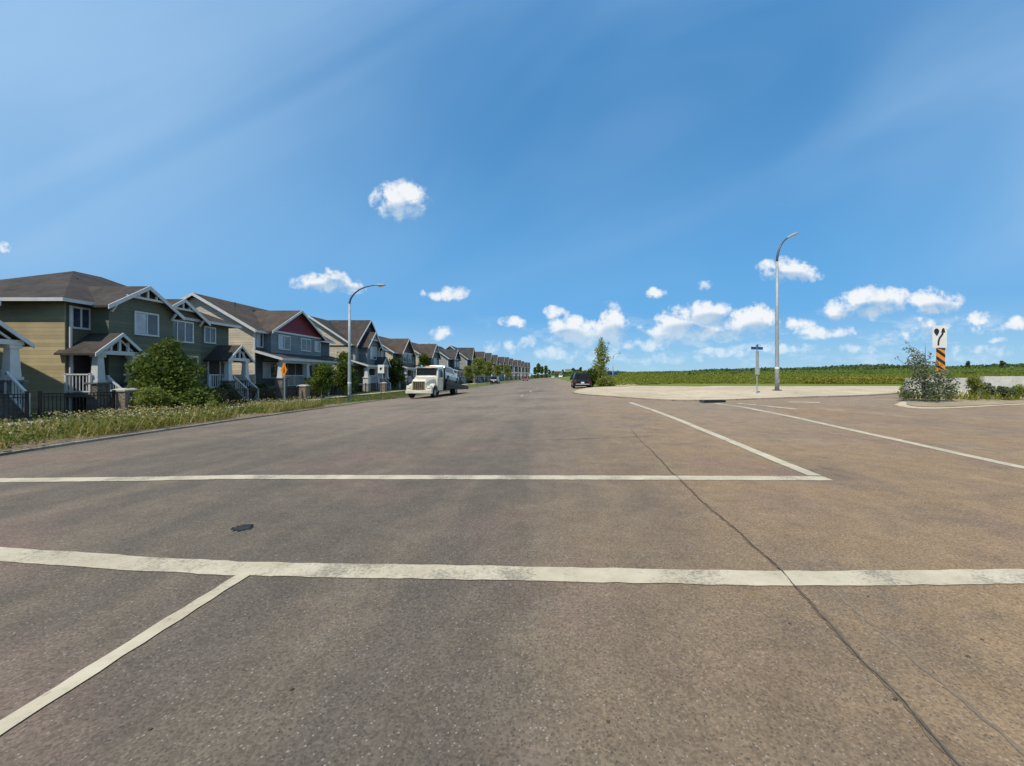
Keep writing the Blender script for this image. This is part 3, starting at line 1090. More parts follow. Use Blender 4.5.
plain_house('taupe house behind the tow truck cab with a dark brown gable', -24, 61.0, 10.5, S_CREAM, S_TAUPE, P_BROWN, R_WARM, (1.4, 6.6), 8.1, ((2.3, 3.7), (4.5, 5.8), (8.0, 9.3)), 5.9, 8.7)
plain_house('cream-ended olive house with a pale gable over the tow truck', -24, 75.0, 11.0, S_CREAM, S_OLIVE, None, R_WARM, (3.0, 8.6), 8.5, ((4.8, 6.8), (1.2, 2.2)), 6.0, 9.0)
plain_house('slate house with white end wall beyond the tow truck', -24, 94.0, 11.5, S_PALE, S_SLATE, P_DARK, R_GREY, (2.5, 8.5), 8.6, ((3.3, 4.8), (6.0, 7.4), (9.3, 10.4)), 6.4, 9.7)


# --- the row runs on to the vanishing point
S_GREY = siding('mid_grey_siding', (0.20, 0.20, 0.19))
g1 = 'further gabled houses down the street'
f1 = plain_house('slate grey gabled house, first after the white-ended slate house', -22.5, 108.5, 11.5, S_PALE, S_SLATE, P_DARK, R_GREY, (1.5, 7.0), 10.0, ((2.2, 3.6), (4.8, 6.2), (8.8, 10.2)), 6.9, 10.3)
f2 = plain_house('taupe gabled house, second after the white-ended slate house', -22.2, 122.5, 11.0, S_GREY, S_TAUPE, None, R_BROWN, (4.0, 9.8), 9.9, ((5.2, 6.6), (7.4, 8.8), (1.4, 2.8)), 6.8, 10.2)
f3 = plain_house('pale grey gabled house, third after the white-ended slate house', -21.8, 136.5, 11.2, S_SLATE, S_GREY, P_BROWN, R_GREY, (2.5, 8.5), 10.2, ((3.4, 4.8), (6.0, 7.4), (9.2, 10.2)), 7.0, 10.5)
for f in (f1, f2, f3): f['group'] = g1
ORD = ('fourth', 'fifth', 'sixth', 'seventh', 'eighth', 'ninth', 'tenth', 'eleventh', 'twelfth')
for i, Y0 in enumerate((151, 166, 181, 197, 214, 232, 251, 271, 292)):
    X = -21.4 + (Y0 - 151) / 140 * 5.4
    dup((f1, f2, f3)[i % 3], (X, Y0, float(zg(X, Y0 + 5))), None,
        '%s gabled house, %s after the white-ended slate house' % (('slate grey', 'taupe', 'pale grey')[i % 3], ORD[i]), None, (1, 1, 1.02 + 0.02 * i))

# --- fence and pillars before the houses
def fence(label, pts, h=1.1):
    x, y = pts[0]
    t = thing('iron_fence', label, 'fence', (x, y, float(zg(x, y))), 0, 'black iron fences before the houses')
    z0 = float(zg(x, y))
    b = MB()
    for a, c in zip(pts, pts[1:]):
        L = math.dist(a, c)
        n = int(L / 0.13)
        za, zc = float(zg(*a)) - z0, float(zg(*c)) - z0
        A = Vector((a[0] - x, a[1] - y, za)); B = Vector((c[0] - x, c[1] - y, zc))
        for hh in (0.15, h - 0.12, h):
            b.bar(A + Vector((0, 0, hh)), B + Vector((0, 0, hh)), 0.035, 0.04)
        for k in range(n):
            p = A.lerp(B, k / n)
            b.bar(p + Vector((0, 0, 0.1)), p + Vector((0, 0, h)), 0.018)
        m = max(1, int(L / 2.4))
        for k in range(m + 1):
            p = A.lerp(B, k / m)
            pb = MB()
            pb.bar(p + Vector((0, 0, -0.1)), p + Vector((0, 0, h + 0.12)), 0.08)
            pb.build('post', M_IRON, t)
    b.build('picket_panel', M_IRON, t)


fence('black iron picket fence before the leftmost porch steps', [(-20.4, 11.0), (-20.4, 15.6)])
fence('black iron picket fence between the tan end wall and the stone pillar', [(-20.4, 16.0), (-20.4, 18.7)])
fence('black iron picket fence before the grey-green duplex', [(-20.4, 19.5), (-20.4, 32.4)])
fence('black iron picket fence before the red-gabled house', [(-20.9, 33.6), (-21.2, 48.4)])
fence('black iron picket fence before the house behind the left lamp', [(-21.3, 49.4), (-21.3, 60.0)])


def pillar(label, x, y, h=1.15, w=0.26):
    t = thing('stone_pillar', label, 'pillar', (x, y, float(zg(x, y))), 0, 'stone pillars of the front fence')
    b = MB(); b.box(-w, w, -w, w, -0.1, h - 0.1); b.build('shaft', M_PILLAR, t, False, 0.012)
    b = MB()
    q = w + 0.05
    b.loft([[(-q, -q, h - 0.099), (q, -q, h - 0.099), (q, q, h - 0.099), (-q, q, h - 0.099)],
            [(-q, -q, h - 0.03), (q, -q, h - 0.03), (q, q, h - 0.03), (-q, q, h - 0.03)],
            [(-w * .6, -w * .6, h + 0.05), (w * .6, -w * .6, h + 0.05), (w * .6, w * .6, h + 0.05), (-w * .6, w * .6, h + 0.05)]])
    b.build('cap', M_WALK, t)


pillar('brown stone fence pillar before the grey-green duplex porch', PX(125.5, 19.1), 19.1, 1.25, 0.3)
pillar('brown stone fence pillar before the red-gabled house, right of the orange sign', PX(304, 33.0), 33.0, 1.25, 0.32)
pillar('brown stone fence pillar beside the small white sign', PX(383.5, 48.9), 48.9, 1.2, 0.3)

# ------------------------------------------------------------------ vegetation
def rand_dirs(n):
    d = RNG.normal(size=(n, 3))
    return d / np.linalg.norm(d, axis=1, keepdims=True)


def leaf_quads(cent, size, aspect=0.55, droop=0.0):
    """A diamond leaf per centre, turned at random; returns (n*4,3)."""
    n = len(cent)
    u = rand_dirs(n)
    u[:, 2] -= droop
    u /= np.linalg.norm(u, axis=1, keepdims=True)
    w = np.cross(u, rand_dirs(n))
    w /= np.linalg.norm(w, axis=1, keepdims=True)
    s = (size * RNG.uniform(0.6, 1.35, n))[:, None]
    q = np.stack([cent - u * s, cent + w * s * aspect, cent + u * s, cent - w * s * aspect], axis=1)
    return q.reshape(-1, 3)


def clump_points(n, blobs):
    """Points thrown into a union of ellipsoids, thicker near their skins."""
    vol = np.array([b[3] * b[4] * b[5] for b in blobs]) ** 0.8
    pick = RNG.choice(len(blobs), n, p=vol / vol.sum())
    B = np.array(blobs)[pick]
    d = rand_dirs(n)
    r = RNG.uniform(0.12, 1.0, n) ** 0.42
    r = r * (1 + 0.16 * RNG.normal(size=n))
    return B[:, :3] + d * B[:, 3:6] * r[:, None]


def sub_blobs(n, rx, ry, z0, z1, size, shape='round'):
    """Uneven clumps making up a crown."""
    out = []
    for k in range(n):
        z = RNG.uniform(0, 1)
        if shape == 'round':
            w = math.sqrt(max(0.05, 1 - (2 * z - 0.9) ** 2))
        elif shape == 'column':
            w = (1 - z) ** 0.6 * 0.95 + 0.12
        else:
            w = 0.35 + 0.65 * math.sin(PI * min(1, z * 0.9 + 0.12))
        a = RNG.uniform(0, 2 * PI)
        q = RNG.uniform(0.15, 1.0) * w * 0.75
        s = size * RNG.uniform(0.65, 1.25)
        out.append((rx * q * math.cos(a), ry * q * math.sin(a), z0 + (z1 - z0) * z, s, s, s * 0.8))
    return out


def tree(name, label, cat, x, y, blobs, nleaf, leaf, mat, trunk_h, trunk_r, group=None, limbs=6, dz=0.05):
    t = thing(name, label, cat, (x, y, float(zg(x, y)) + dz), RNG.uniform(0, 6), group)
    top = max(b[2] for b in blobs)
    b = MB()
    r0 = trunk_r
    b.tube([(0, 0, -0.15), (0.02, 0, trunk_h * 0.5), (-0.03, 0.03, trunk_h), (0.03, -0.02, (trunk_h + top) / 2), (0, 0, top)], [r0 * 1.25, r0, r0 * 0.8, r0 * 0.5, r0 * 0.12], 8)
    for k in range(limbs):
        bl = blobs[int(RNG.integers(len(blobs)))]
        z = trunk_h * 0.8 + RNG.uniform(0, 0.5) * max(0.2, bl[2] - trunk_h * 0.8)
        e = Vector(bl[:3])
        m_ = Vector((e.x * 0.5, e.y * 0.5, z + (e.z - z) * 0.6))
        b.tube([(0, 0, z), m_, e], [r0 * 0.45, r0 * 0.3, r0 * 0.08], 5)
    b.build('trunk', M_BARK, t)
    fast_mesh('crown', leaf_quads(clump_points(nleaf, blobs), leaf), 4, mat, t)
    return t


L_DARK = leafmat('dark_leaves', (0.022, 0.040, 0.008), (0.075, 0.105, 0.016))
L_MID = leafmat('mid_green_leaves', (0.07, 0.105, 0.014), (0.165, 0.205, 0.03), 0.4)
L_YOUNG = leafmat('young_tree_leaves', (0.16, 0.19, 0.03), (0.32, 0.34, 0.075), 0.5)
L_WILLOW = leafmat('grey_green_leaves', (0.06, 0.09, 0.022), (0.175, 0.21, 0.06), 0.42, (0.34, 0.34, 0.27))
L_FAR = leafmat('far_wood_leaves', (0.07, 0.105, 0.035), (0.12, 0.165, 0.045), 0.3)
L_FARBUSH = leafmat('far_bush_leaves', (0.13, 0.175, 0.03), (0.20, 0.245, 0.045), 0.4)
L_GRASS = leafmat('bed_grass_blades', (0.22, 0.21, 0.035), (0.40, 0.34, 0.085), 0.45, (0.52, 0.41, 0.18))
L_FLOWER = leafmat('cream_flower_heads', (0.42, 0.34, 0.15), (0.54, 0.48, 0.30), 0.3, (0.46, 0.32, 0.04))
L_WEED = leafmat('field_weed_leaves', (0.17, 0.205, 0.02), (0.29, 0.305, 0.04), 0.5, (0.29, 0.265, 0.05))
L_WEEDY = leafmat('yellow_weed_leaves', (0.24, 0.205, 0.02), (0.30, 0.26, 0.04), 0.3)
L_LAWNB = leafmat('lawn_blades', (0.09, 0.13, 0.02), (0.16, 0.185, 0.045), 0.35, (0.24, 0.2, 0.09))


def blades(name, pts, h, w, mat, lean=0.35, dz=0.0, tip=0.0):
    """Upright tapering blades, four corners each."""
    n = len(pts)
    a = RNG.uniform(0, 2 * PI, n)
    hh = h * RNG.uniform(0.45, 1.25, n)
    z = zg(pts[:, 0], pts[:, 1]) + dz
    base = np.column_stack([pts, z])
    side = np.column_stack([np.cos(a), np.sin(a), np.zeros(n)]) * (w * RNG.uniform(0.6, 1.4, n))[:, None]
    ln = RNG.uniform(0, 2 * PI, n)
    top = base + np.column_stack([np.cos(ln) * lean * hh, np.sin(ln) * lean * hh, hh])
    q = np.stack([base - side, base + side, top + side * (0.25 + tip), top - side * 0.1], axis=1)
    return fast_mesh(name, q.reshape(-1, 3), 4, mat)


def in_poly(P, poly):
    x, y = P[:, 0], P[:, 1]
    ins = np.zeros(len(P), bool)
    j = len(poly) - 1
    for i in range(len(poly)):
        xi, yi = poly[i]; xj, yj = poly[j]
        c = ((yi > y) != (yj > y)) & (x < (xj - xi) * (y - yi) / (yj - yi + 1e-12) + xi)
        ins ^= c
        j = i
    return ins


def scatter(poly, n):
    p = np.array(poly)
    lo, hi = p.min(0), p.max(0)
    out = np.empty((0, 2))
    while len(out) < n:
        q = RNG.uniform(lo, hi, (n * 2, 2))
        out = np.vstack([out, q[in_poly(q, poly)]])
    return out[:n]


# planted strip: grasses, dry stalks and pale flower heads
bedp = [(-11.9, 5)] + [(x - 0.22, y) for x, y in KL[2:7] if y > 5] + [(-15.0, 28.0), (-16.1, 26), (-15.9, 18), (-15.5, 10), (-15.1, 5)]
P = scatter(bedp, 26000)
m = np.sin(P[:, 1] * 1.7 + P[:, 0]) + np.sin(P[:, 1] * 0.63) * 1.2 + RNG.normal(size=len(P)) * 0.7
tag(blades('grass', P[m > -0.1], 0.36, 0.013, L_GRASS, 0.55, 0.10), 'long grass growing in the kerbside bed', 'grass', None, 'stuff')
K = scatter(bedp, 420)
cl = np.repeat(K, 30, axis=0) + RNG.normal(size=(420 * 30, 2)) * 0.2
hgt = np.repeat(RNG.uniform(0.2, 0.5, 420), 30)
cz = zg(cl[:, 0], cl[:, 1]) + 0.08 + hgt * RNG.uniform(0.15, 1.0, len(cl))
tag(fast_mesh('undergrowth', leaf_quads(np.column_stack([cl, cz]), 0.042), 4, L_MID), 'low leafy plants filling the kerbside bed', 'plants', None, 'stuff')
K = scatter(bedp, 400)
K = K[(np.sin(K[:, 1] * 0.9 + 1.0) + RNG.normal(size=len(K)) * 0.6) > -0.35]
cl = np.repeat(K, 16, axis=0) + RNG.normal(size=(len(K) * 16, 2)) * 0.19
cz = zg(cl[:, 0], cl[:, 1]) + 0.09 + np.repeat(RNG.uniform(0.3, 0.6, len(K)), 16) * RNG.uniform(0.8, 1.08, len(cl))
tag(fast_mesh('wildflowers', leaf_quads(np.column_stack([cl, cz]), 0.027, 0.8), 4, L_FLOWER), 'pale flower heads over the kerbside bed', 'flowers', None, 'stuff')

# lawn blades between kerb and houses
lawnp = [(-13.6, 34), (-13.3, 60), (-19.1, 60), (-19.1, 36), (-18.0, 26), (-16.3, 26), (-15.1, 28.6), (-14.5, 31)]
tag(blades('grass', scatter(lawnp, 26000), 0.09, 0.018, L_LAWNB, 0.6, 0.04), 'mown grass between the kerb and the footway', 'grass', None, 'stuff')
tag(blades('grass', scatter([(-20, 12), (-20, 60), (-22.5, 60), (-22.5, 12)], 14000), 0.16, 0.02, L_LAWNB, 0.6, 0.04), 'rough grass in front of the porches', 'grass', None, 'stuff')

# shrubs standing in the bed
def shrub(label, x, y, r, h, n, leaf, mat, group=None, dz=0.08, name='shrub', blobs=14):
    bl = sub_blobs(blobs, r, r, h * 0.25, h * 0.86, r * 0.45, 'round')
    return tree(name, label, 'shrub', x, y, bl, n, leaf, mat, h * 0.2, 0.03, group, 5, dz)


shrub('bushy green shrub in the kerbside bed, just right of the brown stone pillar', PX(152, 17.0), 17.0, 0.85, 1.15, 2600, 0.075, L_YOUNG)
shrub('bushy green shrub in the kerbside bed below the grey-green duplex tree', PX(193, 18.5), 18.5, 0.8, 1.15, 2400, 0.075, L_MID)
shrub('low leafy clump in the kerbside bed right of the two bushy shrubs', PX(215, 17.6), 17.6, 0.45, 0.65, 1100, 0.06, L_YOUNG)

# trees and hedges before the houses
tree('bushy_tree', 'round dark green tree in front of the grey-green duplex', 'tree', PX(167, 20.4), 20.4,
     [(0, 0, 1.3, 1.25, 1.3, .75), (-.75, .2, 1.5, .75, .7, .6), (.8, -.2, 1.6, .75, .8, .6), (.1, .2, 2.2, 1.05, 1.0, .7), (-.55, -.3, 2.5, .6, .6, .5), (.6, .2, 2.6, .6, .6, .5), (0, 0, 3.1, .65, .65, .5), (-.3, .2, 3.5, .4, .4, .32), (1.15, .1, 2.2, .4, .4, .35), (-1.2, -.1, 2.1, .38, .4, .35), (.35, -.1, 3.25, .35, .3, .3), (-.2, -1.0, 1.9, .6, .5, .5)], 8500, 0.08, L_MID, 0.9, 0.09, None, 10)
tree('bushy_tree', 'dark tree left of the left lamp, before the red-gabled house', 'tree', PX(323, 34.5), 34.5,
     sub_blobs(22, 1.25, 1.2, 0.7, 2.9, 0.55, 'round'), 6000, 0.09, L_MID, 0.8, 0.08, None, 8)
tree('bushy_tree', 'taller green tree standing behind the left lamp post', 'tree', PX(345, 39.0), 39.0,
     sub_blobs(24, 1.2, 1.2, 0.8, 3.9, 0.6, 'round'), 6500, 0.1, L_MID, 0.9, 0.08, None, 8)
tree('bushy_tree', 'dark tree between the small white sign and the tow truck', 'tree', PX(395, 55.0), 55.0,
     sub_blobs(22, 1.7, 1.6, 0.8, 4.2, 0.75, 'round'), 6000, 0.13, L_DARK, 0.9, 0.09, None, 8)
tree('bushy_tree', 'mid green tree rising over the tow truck roof', 'tree', PX(424, 74.0), 74.0,
     sub_blobs(20, 1.7, 1.6, 1.5, 5.8, 0.8, 'column'), 4500, 0.17, L_MID, 1.2, 0.09, None, 8)
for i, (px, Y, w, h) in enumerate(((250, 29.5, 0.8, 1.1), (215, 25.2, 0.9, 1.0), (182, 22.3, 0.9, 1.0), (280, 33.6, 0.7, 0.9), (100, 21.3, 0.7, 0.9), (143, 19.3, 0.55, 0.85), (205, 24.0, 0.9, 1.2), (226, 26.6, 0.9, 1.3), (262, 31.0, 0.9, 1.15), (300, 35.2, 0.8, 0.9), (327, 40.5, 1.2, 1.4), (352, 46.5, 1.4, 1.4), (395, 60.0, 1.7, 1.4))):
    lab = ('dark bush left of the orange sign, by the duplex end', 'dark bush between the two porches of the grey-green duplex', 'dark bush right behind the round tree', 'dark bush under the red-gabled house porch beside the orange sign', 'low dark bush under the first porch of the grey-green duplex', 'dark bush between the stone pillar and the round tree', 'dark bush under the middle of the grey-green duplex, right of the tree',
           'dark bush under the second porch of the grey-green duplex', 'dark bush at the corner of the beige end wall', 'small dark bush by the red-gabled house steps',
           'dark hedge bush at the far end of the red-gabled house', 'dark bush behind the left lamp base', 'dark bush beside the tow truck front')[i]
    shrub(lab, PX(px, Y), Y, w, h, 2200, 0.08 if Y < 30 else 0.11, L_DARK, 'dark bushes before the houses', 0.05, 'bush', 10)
# young street trees on the left
proto = None
for i, (px, Y, s) in enumerate(((477, 86, 0.85), (487, 96, 0.95), (497, 108, 0.85), (508, 122, 0.9), (469, 76, 0.65))):
    lab = ('pale green young street tree, first beyond the tow truck', 'pale green young street tree left of the dark blue van', 'pale green young street tree above the dark blue van', 'pale green young street tree right of the dark blue van',
           'smallest pale street tree right behind the loaded silver car', 'distant young street tree before the townhouse rows', 'most distant young street tree on the left verge')[i]
    X = PX(px, Y)
    if proto is None:
        proto = tree('young_tree', lab, 'tree', X, Y, sub_blobs(20, 1.9, 1.9, 2.0, 5.6, 0.85, 'oval'), 1700, 0.19, L_YOUNG, 1.8, 0.07, 'young street trees on the left verge', 8)
    else:
        dup(proto, (X, Y, float(zg(X, Y)) + 0.05), i * 1.3, lab, None, (s, s, s))
# poplars where the street ends on the left
pp = None
for i, (px, Y, s) in enumerate(((535, 300, 1.25), (538.5, 310, 1.35), (542, 320, 1.1), (546, 330, 1.2))):
    lab = ('dark poplar just right of the last townhouses', 'second of four far poplars from the townhouses', 'third of four far poplars from the townhouses', 'last far poplar beside the far cars')[i]
    X = PX(px, Y)
    if pp is None:
        pp = tree('poplar', lab, 'tree', X, Y, sub_blobs(22, 1.3, 1.3, 0.6, 8.0, 0.95, 'column'), 1500, 0.42, L_MID, 1.2, 0.12, 'far poplars at the end of the street', 4)
    else:
        dup(pp, (X, Y, float(zg(X, Y))), i * 1.1, lab, None, (s, s, s))

# right side: poplar by the parked car, bush mass below, willow bush on the island
tx, ty = PX(601, 47.5), 47.5
L_POPLAR = leafmat('poplar_leaves', (0.20, 0.235, 0.035), (0.38, 0.40, 0.085), 0.5)
bl = [(0.0, 0, 1.6, .75, .75, .7), (-0.15, 0, 2.5, .7, .7, .7), (0.15, .1, 3.3, .6, .6, .7), (-.1, 0, 4.0, .55, .55, .65), (0.12, 0, 4.6, .4, .4, .55), (0.0, 0, 5.2, .24, .24, .5), (.75, 0, 3.1, .28, .28, .3), (.55, 0, 4.4, .2, .2, .3), (-.75, 0, 1.9, .35, .35, .4), (.8, 0, 4.95, .13, .13, .1)]
bl = [(a * 1.15, b_, c * 1.02, d * 1.22, e * 1.22, f * 1.15) for a, b_, c, d, e, f in bl]
tg = tree('poplar', 'slender ragged poplar standing behind the parked black car', 'tree', tx, ty, bl, 2100, 0.11, L_POPLAR, 1.0, 0.07, None, 9)
tg.rotation_euler = (0, 0, 0)
shrub('dense green bush at the foot of the poplar by the black car', PX(592, 46.5), 46.5, 1.25, 1.9, 3200, 0.11, L_MID, None, 0.03, 'bush')
shrub('low spreading bush on the verge right of the parked black car', PX(606, 44.5), 44.5, 1.1, 0.8, 2600, 0.1, L_YOUNG, None, 0.03, 'bush')

wx, wy = G(925, 404)
wy = wy + 0.7
wx = PX(925, wy)
zs = wy / F                       # metres per pixel there
bl = []
for px, py, r in ((909, 357, 7), (914, 351, 5), (918, 362, 9), (926, 366, 9), (912, 371, 9), (905, 365, 4), (921, 378, 11), (930, 384, 12), (938, 378, 9), (915, 390, 12), (928, 394, 12), (942, 392, 12), (953, 395, 9), (910, 397, 7), (958, 390, 6), (939, 366, 5), (934, 356, 3.5), (947, 384, 7), (901, 360, 2.5), (913, 345, 2.2)):
    q = r * zs * 0.9
    bl.append(((px - 925) * zs, RNG.uniform(-0.35, 0.35), CAMZ - (py - CY) * zs - float(zg(wx, wy)), q, q, q))
tw = tree('willow_bush', 'tall ragged grey-green bush on the island below the keep-right sign', 'bush', wx, wy, bl, 3400, 0.05, L_WILLOW, 0.3, 0.035, None, 16, 0.1)
tw.rotation_euler = (0, 0, 0)
for i, (px, Y, r, h, mt) in enumerate(((975, 19.6, 0.45, 1.15, L_YOUNG), (1004, 19.8, 0.4, 0.5, L_WILLOW), (1018, 19.9, 0.45, 0.55, L_YOUNG), (987, 20.2, 0.4, 0.7, L_WILLOW))):
    lab = ('upright light green weed clump in the gap between the concrete barriers', 'grey-green weed clump before the right concrete barrier', 'light green weed clump at the right picture edge before the barrier', 'thin weed clump at the left end of the right barrier')[i]
    shrub(lab, PX(px, Y), Y, r, h, 900, 0.06, mt, 'weed clumps before the barriers', 0.12, 'weed_clump', 9)
ISG = scatter([(PX(905, 19), 19.3), (PX(940, 19), 19.0), (PX(1024, 19), 19.2), (34, 19.6), (34, 26), (PX(900, 24) + 1, 25)], 6000)
tag(blades('grass', ISG, 0.35, 0.02, L_WEED, 0.5, 0.1), 'rough grass on the corner island', 'grass', None, 'stuff')

# weeds of the open field: taller further off, thousands of them
nF = 42000
Yf = 40.5 * (260 / 40.5) ** RNG.uniform(0, 1, nF)
pxs = RNG.uniform(596, 1090, nF)
Xf = (pxs - CX) / F * Yf
keep = (Yf > 44.5 - (Xf > 30) * 3) & (Xf > 6.0)
Pf = np.column_stack([Xf, Yf])[keep]
apron = AFs + AB
Pf = Pf[~in_poly(Pf, apron)]
Yk = Pf[:, 1]
hh = 0.35 + 0.5 * S((Yk - 42) / 25)
patch = np.sin(Pf[:, 0] * 0.23 + Yk * 0.11) + np.sin(Pf[:, 0] * 0.07 - Yk * 0.19 + 1)
n = len(Pf)
k = 5
ctr = np.repeat(Pf, k, axis=0) + RNG.normal(size=(n * k, 2)) * 0.25
hz = np.repeat(hh * (0.8 + 0.14 * patch), k)
cz = zg(ctr[:, 0], ctr[:, 1]) + np.clip(hz, 0.15, 2) * RNG.uniform(0.05, 1.05, n * k)
sz = 0.075 + 0.0014 * np.repeat(Yk, k)
q = leaf_quads(np.column_stack([ctr, cz]), sz, 0.45)
tag(fast_mesh('weeds', q, 4, L_WEED), 'tall green weeds covering the open field', 'weeds', None, 'stuff')
# yellow blooming patch near the right end of the apron
Py = np.column_stack([RNG.uniform(PX(815, 43), PX(915, 43), 2600), RNG.uniform(42.0, 46.5, 2600)])
Py = Py[~in_poly(Py, apron)]
cz = zg(Py[:, 0], Py[:, 1]) + RNG.uniform(0.15, 0.75, len(Py))
tag(fast_mesh('wildflowers', leaf_quads(np.column_stack([Py, cz]), 0.12, 0.6), 4, L_WEEDY), 'yellow blooming weeds behind the pale corner pavement', 'flowers', None, 'stuff')

# bushes dotted over the field
for i, (px, Y, r, h) in enumerate(((690, 95, 1.6, 0.9), (735, 130, 2.5, 1.1), (842, 150, 3.0, 1.1), (868, 98, 1.8, 1.0), (968, 120, 2.4, 1.2), (1002, 140, 2.4, 1.2))):
    lab = 'low olive bush out in the field, %s from the left' % ('first', 'second', 'third', 'fourth', 'fifth', 'sixth')[i]
    shrub(lab, PX(px, Y), Y, r, h, 500, 0.26, L_FARBUSH, 'bushes out in the field', 0.0, 'bush', 8)

# rank scrub between the weeds and the far wood
n = 34000
Ys = 130 * (365 / 130) ** RNG.uniform(0, 1, n)
Xs = (RNG.uniform(592, 1100, n) - CX) / F * Ys
hs = (0.8 + 0.25 * np.sin(Xs * 0.05 + Ys * 0.03) + 0.2 * np.sin(Xs * 0.17)) * (0.7 + Ys / 250)
cz = zg(Xs, Ys) + np.clip(hs, 0.5, 3.5) * RNG.uniform(0.0, 1.0, n)
tag(fast_mesh('undergrowth', leaf_quads(np.column_stack([Xs, Ys, cz]), 0.16 + 0.0014 * Ys, 0.6), 4, L_FARBUSH), 'rank scrub over the far part of the field', 'scrub', None, 'stuff')

# far wood closing the field
n = 15000
px = RNG.uniform(531, 1110, n)
Yw = RNG.uniform(360, 430, n)
Xw = (px - CX) / F * Yw
top = (3.6 + 1.0 * np.sin(Xw * 0.045) + 1.0 * np.sin(Xw * 0.021 + 2) + 0.7 * np.sin(Xw * 0.13)) * (0.75 + 0.25 * S((px - 560) / 250))
cz = zg(Xw, Yw) + np.clip(top, 2.2, 11) * RNG.uniform(0.02, 1.0, n) ** 0.8
tag(fast_mesh('woods', leaf_quads(np.column_stack([Xw, Yw, cz]), 1.1, 0.7), 4, L_FAR), 'dark wood along the far edge of the field', 'wood', None, 'stuff')
for i, (px, h, w) in enumerate(((1002, 7.0, 2.4), (968, 6.4, 3.0))):
    Y = 352
    X = PX(px, Y)
    lab = ('spruce standing up from the far wood right of the keep-right sign, nearer the picture edge', 'wider spruce standing up from the far wood just right of the keep-right sign')[i]
    tree('spruce', lab, 'tree', X, Y, sub_blobs(14, w, w, 1.0, h, w * 0.45, 'column'), 420, 0.75, L_FAR, 1.5, 0.15, 'spruces of the far wood', 3)

# ------------------------------------------------------------------ street furniture
def street_lamp(label, x, y, h_pole, arm, rise, r0, group='street lamps', ang=0.0, dz=0.1, bend=0.9, tilt=0.0):
    """Steel post whose top bends over into an arm; arm points along local +x."""
    t = thing('street_lamp', label, 'street lamp', (x, y, float(zg(x, y)) + dz), ang, group)
    b = MB()
    b.tube([(0, 0, 0.0), (0, 0, 1.35), (0, 0, h_pole * 0.5), (0, 0, h_pole)], [r0, r0 * 0.94, r0 * 0.8, r0 * 0.6], 14)
    b.build('pole', M_GALV, t, True)
    b = MB()
    pts, rad = [], []
    for k in range(13):
        u = k / 12
        a = u * PI / 2 * bend
        pts.append((arm * 0.9 * (1 - math.cos(a)) / (1 - math.cos(PI / 2 * bend)), 0, h_pole - 0.05 + rise * math.sin(a) / math.sin(PI / 2 * bend)))
        rad.append(r0 * (0.58 - 0.28 * u))
    e = pts[-1]
    pts.append((arm, 0, e[2] + 0.03 + arm * 0.1 * math.tan(tilt))); rad.append(r0 * 0.28)
    b.tube(pts, rad, 10)
    b.build('arm', M_DARKSTEEL, t, True)
    b = MB()
    z = e[2] + 0.04 + arm * 0.1 * math.tan(tilt)
    tl = math.tan(tilt)
    rings = []
    for u, w, hh in ((-0.1, 0.05, 0.04), (0.05, 0.1, 0.07), (0.25, 0.16, 0.1), (0.5, 0.16, 0.09), (0.72, 0.1, 0.06), (0.8, 0.03, 0.03)):
        cx = arm + u
        z = pts[-1][2] + 0.01 + u * tl
        rings.append([(cx, -w, z - hh * 0.5), (cx, -w * 0.75, z + hh * 0.5), (cx, 0, z + hh), (cx, w * 0.75, z + hh * 0.5), (cx, w, z - hh * 0.5), (cx, 0, z - hh * 0.6)])
    b.loft(rings)
    hd = b.build('lamp_head', M_GALV, t, True)
    b = MB()
    z = pts[-1][2] + 0.01 + 0.4 * tl
    b.loft([[(arm + 0.22, -0.1, z - 0.075 - 0.18 * tl), (arm + 0.62, -0.1, z - 0.07 + 0.22 * tl), (arm + 0.62, 0.1, z - 0.07 + 0.22 * tl), (arm + 0.22, 0.1, z - 0.075 - 0.18 * tl)],
            [(arm + 0.27, -0.07, z - 0.14 - 0.13 * tl), (arm + 0.57, -0.07, z - 0.135 + 0.17 * tl), (arm + 0.57, 0.07, z - 0.135 + 0.17 * tl), (arm + 0.27, 0.07, z - 0.14 - 0.13 * tl)]])
    b.build('lens', M_LAMP, hd)
    b = MB()
    b.box(-0.2, 0.2, -0.2, 0.2, -0.1, 0.045)
    bp = b.build('base_plate', M_DARKSTEEL, t, False, 0.01)
    for sx in (-1, 1):
        for sy in (-1, 1):
            b = MB()
            b.tube([(sx * 0.15, sy * 0.15, 0.04), (sx * 0.15, sy * 0.15, 0.11)], 0.022, 6)
            b.build('bolt', M_GALV, bp)
    b = MB()
    b.tube([(0, 0, 1.36), (0, 0, 1.48)], r0 * 1.03, 14)
    b.build('band', M_SIGNWHITE, t)
    b = MB(); b.box(-0.05, 0.05, -r0 * 1.02, -r0 * 0.8, 0.5, 0.75); b.build('hand_hole', M_GALV, t)
    return t


lx, ly = G(349.5, 401.5)
sl = ly / F
street_lamp('tall left street lamp before the beige-ended house, its arm reaching over the road', lx, ly, (401 - 304) * sl, 26 * sl, (304 - 285) * sl, 0.135, dz=0.05)
rx, ry = G(777, 391.5)
sr = ry / F
street_lamp('tall right street lamp on the pale corner pavement with a short curved arm', rx, ry, (391 - 262) * sr, 13.5 * sr, (262 - 237) * sr, 0.135, ang=0.25, dz=0.06, bend=0.72, tilt=0.45)
fx, fy = PX(613, 90), 90
street_lamp('far street lamp standing beyond the slender poplar', fx, fy, 4.6, 1.1, 1.3, 0.1)


def plate(b, w, h, t=0.006, cx=0.0, cz=0.0, y=0.0):
    b.box(cx - w / 2, cx + w / 2, y - t, y, cz - h / 2, cz + h / 2)
    return b


